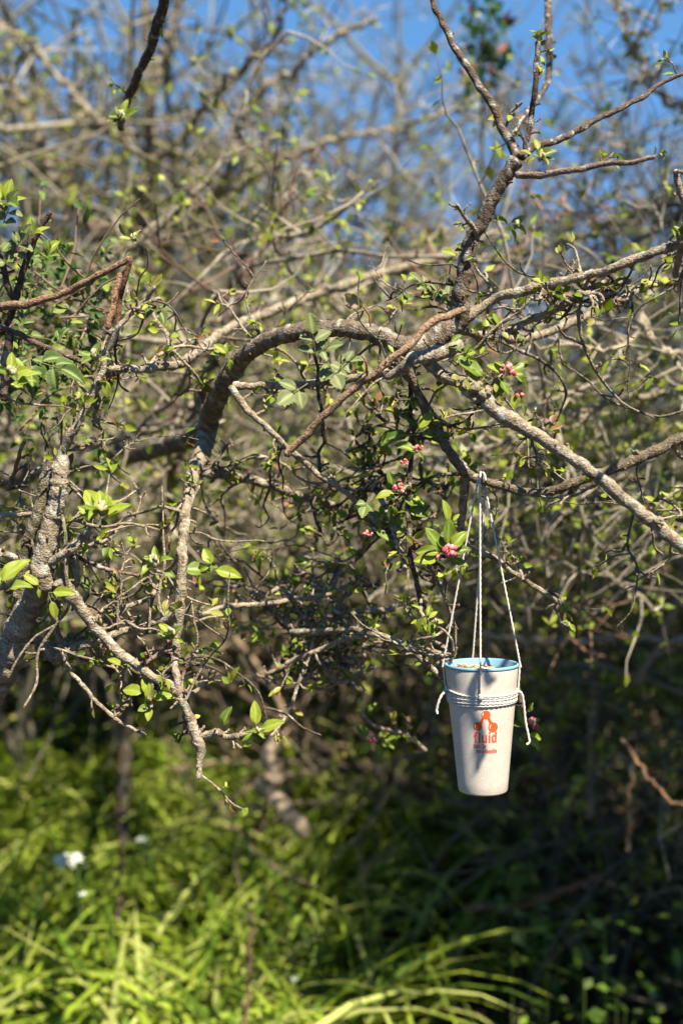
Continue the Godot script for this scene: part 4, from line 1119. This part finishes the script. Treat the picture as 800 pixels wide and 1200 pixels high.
		var s := branch(o, pts, e[4], e[5], {"col": e[6], "step": 0.008, "sides": 8, "lichen": 0.0, "wobble": 0.006})
		s.name = "wood"

# a tree whose limbs are measured, further back and out of focus
func measured_tree(foot: Vector3, label: String, trunk_path: Array, limbs: Array, crown := [], tangle := 0, leaf := 0.026) -> Node3D:
	var t := thing("apple_tree", foot, label, "tree")
	var tb := Buf.new()
	limb(tb, smooth_path(trunk_path, 0.02), 12, Color(0.16, 0.135, 0.095), 0.35, 0.1, foot)
	put("trunk", bmesh_of(tb, true), M.bark, t)
	var tw := Buf.new()
	var lv := Buf.new()
	for e in limbs:
		var b := branch(t, e[0], e[1] * 0.58, e[2] * 0.6, {"col": e[3], "step": 0.008, "sides": 8, "spurs": int(e[0].size() * 0.8), "spur": 0.016, "leafy": 0.0, "wobble": 0.010, "rough": 0.3})
		var n: int = e[0].size() / 3
		for k in e[4]:
			var i := rng.randi() % n
			var p := at(e[0][i * 3] + rf(-14, 14), e[0][i * 3 + 1] + rf(-14, 14), e[0][i * 3 + 2] + rf(-0.05, 0.05))
			rosette(b, foot, p, rdir() + Vector3(0.2, 0.6, 0.4), rng.randi_range(3, 6), rf(0.018, 0.03), 2 if rng.randf() < 0.22 else 0)
		# side twigs, all along
		for i in n - 1:
			var p0 := at(e[0][i * 3], e[0][i * 3 + 1], e[0][i * 3 + 2])
			var p1 := at(e[0][i * 3 + 3], e[0][i * 3 + 4], e[0][i * 3 + 5])
			for k in int((p1 - p0).length() * 26.0) + 1:
				var p := p0.lerp(p1, rng.randf())
				if p.y < 1.14: continue
				var d: Vector3 = ((p1 - p0).normalized() * 0.5 + rdir() * 0.9).normalized()
				var l := rf(0.08, 0.30)
				var pts := wander(p - foot, d, l, 5, 0.28, 0.03)
				var r := rf(0.0016, 0.0034)
				var c: Color = (e[3] as Color) * rf(0.7, 1.25)
				twig(tw, pts, r, r * 0.3, 5, c)
				for m in 3:
					var q := rng.randi_range(1, 4)
					var sp := wander(pts[q], rdir() + d * 0.6, l * rf(0.15, 0.45), 2, 0.3, 0.02)
					twig(tw, sp, r * 0.65, r * 0.45, 4, c)
					if rng.randf() < 0.55:
						for y in 3:
							var g: Color = [Color(0.15, 0.20, 0.025), Color(0.22, 0.26, 0.035), Color(0.09, 0.14, 0.02)][rng.randi() % 3]
							far_leaf(lv, sp[2], rdir(), Vector3(0.2, 0.6, 0.5) + rdir() * 0.7, leaf * rf(0.5, 1.1), leaf * rf(0.3, 0.55), g)
	for k in tangle:     # crooked lesser limbs that fill the space between the measured ones
		var e: Array = limbs[rng.randi() % limbs.size()]
		var i := rng.randi_range(1, e[0].size() / 3 - 2)
		var p := at(e[0][i * 3], e[0][i * 3 + 1], e[0][i * 3 + 2])
		if p.z > -1.55 or p.y > 2.2 or p.y < 1.2 or p.x > 0.0 and p.y > 1.85: continue
		var pts := wander(p, rdir() * Vector3(1.2, 0.8, 0.7) + Vector3(0, 0, 0.25), rf(0.25, 0.7), 8, 0.34, 0.0)
		if pts[8].z > -1.4 or pts[8].y < 1.2 or pts[4].z > -1.35: continue
		var r := rf(0.0028, 0.0065)
		var q := []
		for m in 9: q.append([pts[m], r * (1.0 - 0.07 * m)])
		var bb := Buf.new()
		var fq := smooth_path(q, 0.008)
		var c: Color = Color(0.42, 0.37, 0.275) * rf(0.5, 1.15)
		limb(bb, fq, 7, c, 0.45, 0.15, foot)
		spurs(bb, fq, rng.randi_range(4, 12), 0.016, c, foot)
		put("branch", bmesh_of(bb, true), M.bark, t)
		for m in 9:
			var sp := wander(pts[m] - foot, rdir(), rf(0.06, 0.2), 4, 0.4, 0.04)
			twig(tw, sp, r * 0.4, r * 0.1, 5, c * rf(0.7, 1.2))
			for y in 4:
				var g: Color = [Color(0.20, 0.25, 0.03), Color(0.26, 0.29, 0.04), Color(0.12, 0.17, 0.025)][rng.randi() % 3]
				far_leaf(lv, sp[rng.randi_range(2, 4)], rdir(), Vector3(0.2, 0.6, 0.5) + rdir() * 0.7, leaf * rf(0.5, 1.1), leaf * rf(0.3, 0.55), g)
	for c in crown:      # [centre, spread, how many twigs]: a leafy head carried by limbs from the trunk
		var head: Vector3 = c[0]
		var sb := Buf.new()
		var top: Vector3 = trunk_path[-2][0]
		var mid := top.lerp(head, 0.5) + Vector3(0, 0.12, 0)
		limb(sb, smooth_path([[top, 0.03], [mid, 0.024], [head, 0.014]], 0.02), 9, Color(0.2, 0.17, 0.12), 0.3, 0.1, foot)
		put("branch", bmesh_of(sb), M.bark, t)
		for k in c[2]:
			var p: Vector3 = head + Vector3(rng.randfn(), rng.randfn(), rng.randfn()) * 0.5 * (c[1] as Vector3) - foot
			var pts := wander(p, rdir() + Vector3(0, 0.2, 0), rf(0.2, 0.5), 5, 0.3, 0.02)
			twig(tw, pts, rf(0.002, 0.005), 0.0015, 4, Color(0.24, 0.19, 0.13))
			for y in 20:
				var g: Color = [Color(0.13, 0.18, 0.025), Color(0.19, 0.23, 0.035), Color(0.09, 0.14, 0.02)][rng.randi() % 3]
				var q: Vector3 = pts[rng.randi() % 6]
				far_leaf(lv, q + rdir() * 0.03, rdir(), Vector3(0.2, 0.6, 0.5) + rdir() * 0.7, rf(0.028, 0.055), rf(0.018, 0.032), g)
	put("twigs", bmesh_of(tw), M.twig, t, "stuff")
	put("foliage", bmesh_of(lv), M.far_leaf, t, "stuff")
	return t

func thicket() -> void:
	var pale := Color(0.39, 0.335, 0.245)
	var dun := Color(0.25, 0.20, 0.135)
	var f := Vector3(1.15, 0, -2.3)
	measured_tree(f, "second apple tree with pale blurred limbs reaching in from the right edge", [[f, 0.08], [f + Vector3(0.05, 0.9, 0), 0.06], [f + Vector3(0, 1.7, 0.1), 0.045], [f + Vector3(0.1, 2.6, 0), 0.03]], [
		[[1000, 380, 2.25, 880, 425, 1.9, 800, 450, 1.75, 755, 464, 1.7, 700, 478, 1.68, 650, 496, 1.65, 600, 514, 1.65, 545, 532, 1.68, 480, 548, 1.75], 20, 9, pale, 0],
		[[1000, 380, 2.25, 860, 425, 1.8, 800, 416, 1.65, 778, 406, 1.63, 750, 385, 1.6, 715, 366, 1.6], 18, 7, pale, 1],
		[[985, 560, 2.25, 860, 570, 1.95, 760, 580, 1.85, 690, 586, 1.8, 645, 602, 1.78, 600, 626, 1.78, 560, 642, 1.8, 500, 660, 1.9], 18, 12, pale, 0],
		[[690, 586, 1.8, 662, 568, 1.78, 642, 556, 1.76, 616, 534, 1.75], 10, 7, pale, 0],
		[[662, 568, 1.78, 690, 590, 1.8, 714, 616, 1.82], 8, 7, pale, 0],
		[[655, 566, 1.78, 668, 552, 1.76, 676, 545, 1.75], 9, 7, pale, 0],
		[[990, 720, 2.3, 880, 745, 2.3, 800, 752, 2.3, 720, 746, 2.3, 640, 750, 2.3, 560, 742, 2.35], 18, 10, pale, 0],
		[[985, 640, 2.25, 860, 640, 2.1, 740, 640, 2.0, 672, 628, 1.95, 640, 650, 1.95, 606, 666, 1.95], 14, 6, Color(0.26, 0.16, 0.1), 1],
		[[1010, 100, 2.3, 900, 130, 2.25, 790, 125, 2.2, 760, 88, 2.2, 740, 55, 2.2, 715, -20, 2.2], 14, 7, pale, 4],
		[[760, 88, 2.2, 742, 100, 2.2, 728, 140, 2.2, 700, 200, 2.2], 8, 6, pale, 3],
		[[742, 60, 2.2, 770, 20, 2.2, 785, -30, 2.2], 8, 5, pale, 2],
		[[1005, 200, 2.3, 900, 225, 2.2, 800, 250, 2.1, 720, 300, 2.0, 660, 345, 1.9, 610, 420, 1.9], 16, 8, dun, 4],
		[[1000, 280, 2.3, 880, 268, 2.2, 790, 240, 2.2, 700, 270, 2.2, 620, 300, 2.2, 540, 345, 2.2, 460, 400, 2.2], 14, 8, dun, 3],
		[[650, 250, 2.0, 600, 292, 1.95, 548, 342, 1.9, 520, 365, 1.85], 6, 6, Color(0.33, 0.2, 0.15), 2],
		[[720, 300, 2.0, 690, 240, 2.1, 640, 190, 2.2, 600, 130, 2.3, 540, 90, 2.4], 9, 5, dun, 4],
	], [[Vector3(1.65, 3.25, -1.5), Vector3(0.5, 0.35, 0.5), 320], [Vector3(2.1, 2.9, -1.9), Vector3(0.5, 0.4, 0.5), 350], [Vector3(1.5, 3.45, -0.9), Vector3(0.45, 0.35, 0.4), 300], [Vector3(2.0, 2.6, -1.1), Vector3(0.45, 0.5, 0.4), 380]], 62)
	f = Vector3(-0.72, 0, -3.4)
	measured_tree(f, "older blurred apple tree behind at the upper left with crossing pale limbs", [[f, 0.019], [f + Vector3(0.02, 0.9, 0.05), 0.019], [f + Vector3(0.06, 1.7, 0.1), 0.026], [f + Vector3(0.12, 2.35, 0.2), 0.018], [f + Vector3(0.1, 3.2, 0.2), 0.01]], [
		[[186, 330, 3.3, 160, 270, 3.2, 176, 190, 3.1, 180, 120, 3.0, 196, 40, 3.0, 230, -30, 3.0], 20, 8, dun, 5],
		[[176, 190, 3.1, 215, 160, 2.9, 250, 110, 2.6, 290, 76, 2.5, 322, 44, 2.45, 336, -10, 2.4], 12, 8, Color(0.17, 0.135, 0.095), 4],
		[[186, 300, 3.3, 260, 210, 3.0, 300, 110, 2.9, 345, 85, 2.85, 372, 55, 2.8, 440, 20, 2.8], 20, 10, pale, 3],
		[[180, 330, 3.3, 100, 260, 3.1, 60, 200, 3.0, 20, 110, 3.0, -30, 60, 3.0], 22, 11, dun, 5],
		[[176, 190, 3.1, 110, 135, 3.0, 60, 80, 3.0, 30, 45, 3.0, -20, 20, 3.0], 16, 8, pale, 5],
		[[190, 280, 3.3, 240, 240, 3.1, 330, 190, 2.9, 400, 160, 2.85, 470, 150, 2.8, 560, 120, 2.8], 16, 7, pale, 5],
		[[380, 170, 1.9, 346, 214, 1.85, 330, 246, 1.82, 313, 278, 1.8, 296, 310, 1.78, 280, 342, 1.76, 256, 400, 1.75, 230, 470, 1.9, 200, 560, 2.3, 190, 640, 3.2], 6, 22, Color(0.17, 0.11, 0.085), 1],
		[[180, 275, 1.95, 146, 292, 1.92, 112, 314, 1.9, 78, 336, 1.88, 20, 380, 1.9, -60, 420, 2.1], 7, 12, Color(0.27, 0.2, 0.14), 0],
		[[186, 420, 3.3, 280, 370, 2.6, 360, 348, 2.2, 420, 330, 2.1, 478, 318, 2.05, 530, 298, 2.0, 590, 270, 2.0], 26, 9, pale, 4],
		[[420, 330, 2.1, 460, 312, 2.1, 486, 296, 2.1, 520, 270, 2.1], 10, 8, pale, 2],
		[[186, 500, 3.3, 120, 480, 2.8, 60, 460, 2.5, 0, 440, 2.4, -60, 430, 2.3], 24, 14, dun, 1],
		[[190, 590, 3.3, 260, 560, 2.8, 330, 520, 2.4, 400, 500, 2.3, 480, 480, 2.2], 22, 10, pale, 1],
		[[190, 610, 3.3, 120, 600, 2.9, 60, 570, 2.6, 0, 520, 2.5, -40, 490, 2.4], 22, 12, pale, 1],
		[[240, 600, 2.6, 290, 610, 2.4, 340, 650, 2.3, 390, 660, 2.3, 440, 640, 2.3], 14, 8, pale, 2],
		[[190, 700, 3.2, 130, 640, 2.5, 100, 590, 2.2, 90, 530, 2.0, 88, 470, 2.0], 18, 8, pale, 1],
		[[60, 620, 2.2, 30, 560, 2.1, 10, 500, 2.1, -20, 450, 2.1], 14, 9, pale, 0],
	], [], 190)
	var olive := [Color(0.11, 0.15, 0.018), Color(0.19, 0.22, 0.03), Color(0.05, 0.08, 0.015), Color(0.27, 0.27, 0.05)]
	var bright := [Color(0.16, 0.19, 0.025), Color(0.24, 0.26, 0.035), Color(0.10, 0.13, 0.02), Color(0.30, 0.28, 0.06)]
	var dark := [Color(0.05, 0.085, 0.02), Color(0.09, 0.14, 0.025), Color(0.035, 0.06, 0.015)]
	# x, z, height, label, options
	for e in [
		[-0.6, -4.15, 2.1, "low tangle of tan thorn twigs between the hanging spur and the left limbs", {"stems": 6, "leaves": 2.2, "greens": olive, "lean": 0.4, "branches": 8, "leaf": 0.03, "r": 0.013, "from": 0.6, "lift": 0.06}],
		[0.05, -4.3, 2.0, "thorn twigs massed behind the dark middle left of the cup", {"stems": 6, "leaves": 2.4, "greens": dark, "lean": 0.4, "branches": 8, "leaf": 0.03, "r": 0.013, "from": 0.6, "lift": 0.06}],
		[0.75, -3.2, 1.9, "green leaved bush in the dusk just right of the cup", {"stems": 8, "leaves": 6.0, "greens": bright, "lean": 0.4, "branches": 8, "leaf": 0.034, "r": 0.012, "from": 0.3}],
		[1.3, -3.4, 2.1, "yellow green bush under the pale limb at the right edge", {"stems": 9, "leaves": 6.0, "greens": bright, "lean": 0.5, "branches": 8, "leaf": 0.036, "r": 0.012, "from": 0.2}],
		[-0.15, -4.4, 2.3, "tangled bare thorn shrub in the middle behind the hanging spur", {"stems": 8, "leaves": 2.5, "from": 0.5, "lift": 0.05, "greens": olive, "lean": 0.6, "branches": 9}],
		[-1.2, -4.3, 2.7, "grey twiggy thorn shrub behind the left hand limbs", {"stems": 8, "leaves": 2.5, "from": 0.5, "lift": 0.05, "greens": olive, "lean": 0.5, "branches": 9}],
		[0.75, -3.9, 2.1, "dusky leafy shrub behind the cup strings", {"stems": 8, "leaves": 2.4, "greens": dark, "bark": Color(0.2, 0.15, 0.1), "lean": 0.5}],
		[1.5, -4.3, 2.3, "olive leaved shrub at the right edge beyond the heavy limb", {"stems": 8, "leaves": 3.0, "greens": olive, "bark": Color(0.2, 0.155, 0.1)}],
		[0.25, -4.8, 2.9, "tan twigged thorn shrub standing behind the middle of the thicket", {"stems": 9, "leaves": 2.8, "from": 0.3, "greens": olive, "branches": 10, "leaf": 0.04}],
		[-0.8, -4.9, 3.5, "tall blackthorn with fine grey twigs against the sky, left of centre", {"stems": 8, "leaves": 2.6, "from": 0.3, "greens": olive, "r": 0.022, "branches": 10, "leaf": 0.04, "lean": 0.35}],
		[-2.0, -4.8, 3.9, "tallest dense thorn shrub at the upper left corner", {"stems": 9, "leaves": 3.0, "from": 0.3, "greens": olive, "r": 0.026, "branches": 10, "leaf": 0.04, "lean": 0.35}],
		[1.2, -5.4, 3.1, "wide tan thorn shrub whose top meets the sky at the upper right", {"stems": 9, "leaves": 2.6, "from": 0.3, "greens": olive, "branches": 10, "leaf": 0.045}],
		[2.3, -5.6, 3.3, "brown twigged shrub at the far right of the skyline", {"stems": 8, "leaves": 1.4, "greens": olive, "branches": 10, "leaf": 0.045}],
		[0.2, -6.4, 3.5, "pale far shrub rising behind the centre of the thicket", {"stems": 9, "leaves": 2.6, "from": 0.3, "greens": olive, "branches": 11, "leaf": 0.05, "r": 0.022}],
		[-1.4, -6.6, 4.3, "far leggy tree-like shrub behind the upper left branches", {"stems": 9, "leaves": 1.5, "greens": olive, "branches": 11, "leaf": 0.05, "r": 0.03, "lean": 0.4}],
		[1.6, -7.0, 3.8, "farthest dun shrub on the bank at the right", {"stems": 9, "leaves": 1.4, "greens": olive, "branches": 11, "leaf": 0.05, "r": 0.024}],
		[-1.35, -4.2, 3.4, "pale lichened thorn shrub rising behind the upper left lichened twig", {"stems": 8, "leaves": 2.2, "from": 0.45, "greens": olive, "branches": 11, "leaf": 0.036, "r": 0.02, "lean": 0.4, "bark": Color(0.25, 0.225, 0.16)}],
		[-0.35, -5.6, 3.9, "fine grey shrub whose top thins out in the sky at the upper middle", {"stems": 8, "leaves": 2.2, "from": 0.4, "greens": olive, "branches": 11, "leaf": 0.042, "r": 0.022, "lean": 0.35, "bark": Color(0.25, 0.225, 0.16)}],
		[-3.0, -6.8, 4.4, "far shrub on the bank beyond the left edge of the thicket", {"stems": 9, "leaves": 1.6, "greens": olive, "branches": 11, "leaf": 0.05, "r": 0.03}],
		[3.0, -7.2, 3.8, "far shrub on the bank beyond the right edge of the thicket", {"stems": 9, "leaves": 1.4, "greens": olive, "branches": 11, "leaf": 0.05, "r": 0.024}],
		[-0.4, -7.8, 3.2, "low dun scrub high on the bank behind everything", {"stems": 9, "leaves": 1.4, "greens": olive, "branches": 11, "leaf": 0.05, "r": 0.024}],
	]:
		var o: Dictionary = e[4]
		o.h = e[2]
		if e[1] < -5.0 and e[1] > -8.0 and not o.has("bark"): o.bark = Color(0.115, 0.104, 0.074)
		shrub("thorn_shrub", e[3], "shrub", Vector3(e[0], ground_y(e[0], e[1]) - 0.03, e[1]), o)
	# the shady right: a leafy shrub and a bramble beyond the edge of the picture
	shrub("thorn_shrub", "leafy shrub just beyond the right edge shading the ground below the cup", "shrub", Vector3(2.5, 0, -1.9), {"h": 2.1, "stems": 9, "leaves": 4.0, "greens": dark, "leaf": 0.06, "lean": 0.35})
	# evergreen sprig high against the sky
	var top := at(565, 95, 2.6)
	var sp := thing("holly_sprig", top, "dark evergreen sprig standing against the blue sky at the top", "plant")
	var sb := Buf.new()
	var lv := Buf.new()
	twig(sb, [Vector3(0.01, -1.2, -0.1), Vector3(0.0, -0.5, -0.03), Vector3(0, 0, 0), Vector3(0.0, 0.14, 0.0)], 0.008, 0.003, 6, Color(0.09, 0.08, 0.06))
	for k in 170:
		var p := Vector3(rf(-0.055, 0.06), rf(0.02, 0.2), rf(-0.06, 0.06))
		if rng.randf() < 0.3: p.y -= 0.1; 
		far_leaf(lv, p, rdir(), rdir() + Vector3(0.3, 0.5, 0.5), rf(0.025, 0.045), rf(0.015, 0.024), [Color(0.03, 0.075, 0.035), Color(0.06, 0.12, 0.03), Color(0.22, 0.06, 0.04)][0 if rng.randf() < 0.75 else (1 if rng.randf() < 0.8 else 2)])
	put("stem", bmesh_of(sb), M.twig, sp)
	put("foliage", bmesh_of(lv), M.far_leaf, sp, "stuff")

# ---------------------------------------------------------------- the scene
func _ready() -> void:
	rng.seed = 20
	nz.seed = 3
	nz.frequency = 1.0
	nz.fractal_octaves = 2
	nz2.seed = 8
	nz2.frequency = 1.0
	nz2.fractal_octaves = 3
	# camera
	var cam := Camera3D.new()
	cam.name = "camera"
	add_child(cam)
	cam.position = Vector3(0, EYE, 0)
	var lens := CameraAttributesPhysical.new()
	lens.frustum_focal_length = 50.0
	lens.frustum_focus_distance = 1.11
	lens.exposure_aperture = 3.7
	cam.attributes = lens
	cam.fov = rad_to_deg(2.0 * atan(0.5))
	cam.near = 0.05
	cam.far = 400.0
	cam.current = true
	# sky and sun
	var env := Environment.new()
	env.background_mode = Environment.BG_SKY
	var sm := ProceduralSkyMaterial.new()
	sm.sky_top_color = Color(0.27, 0.45, 0.635)
	sm.sky_horizon_color = Color(0.42, 0.58, 0.80)
	sm.sky_curve = 0.16
	sm.sky_energy_multiplier = 0.86
	sm.ground_horizon_color = Color(0.25, 0.24, 0.18)
	sm.ground_bottom_color = Color(0.12, 0.11, 0.08)
	var sky := Sky.new()
	sky.sky_material = sm
	env.sky = sky
	env.tonemap_mode = Environment.TONE_MAPPER_LINEAR
	env.tonemap_exposure = 2.8
	env.sdfgi_enabled = true
	env.ssao_enabled = true
	env.ssil_enabled = true
	var we := WorldEnvironment.new()
	we.name = "environment"
	we.environment = env
	add_child(we)
	var sun := DirectionalLight3D.new()
	sun.name = "sun"
	sun.light_energy = 1.6
	sun.light_color = Color(1.0, 0.955, 0.87)
	sun.light_angular_distance = 0.5
	sun.shadow_enabled = true
	add_child(sun)
	var from := Vector3(sin(deg_to_rad(28)) * cos(deg_to_rad(54)), sin(deg_to_rad(54)), cos(deg_to_rad(28)) * cos(deg_to_rad(54)))
	sun.look_at_from_position(from, Vector3.ZERO, Vector3.UP)
	materials()
	leaf_library()
	setting()
	thicket()
	herbs()
	apple_tree()
	brambles()
	feeder()
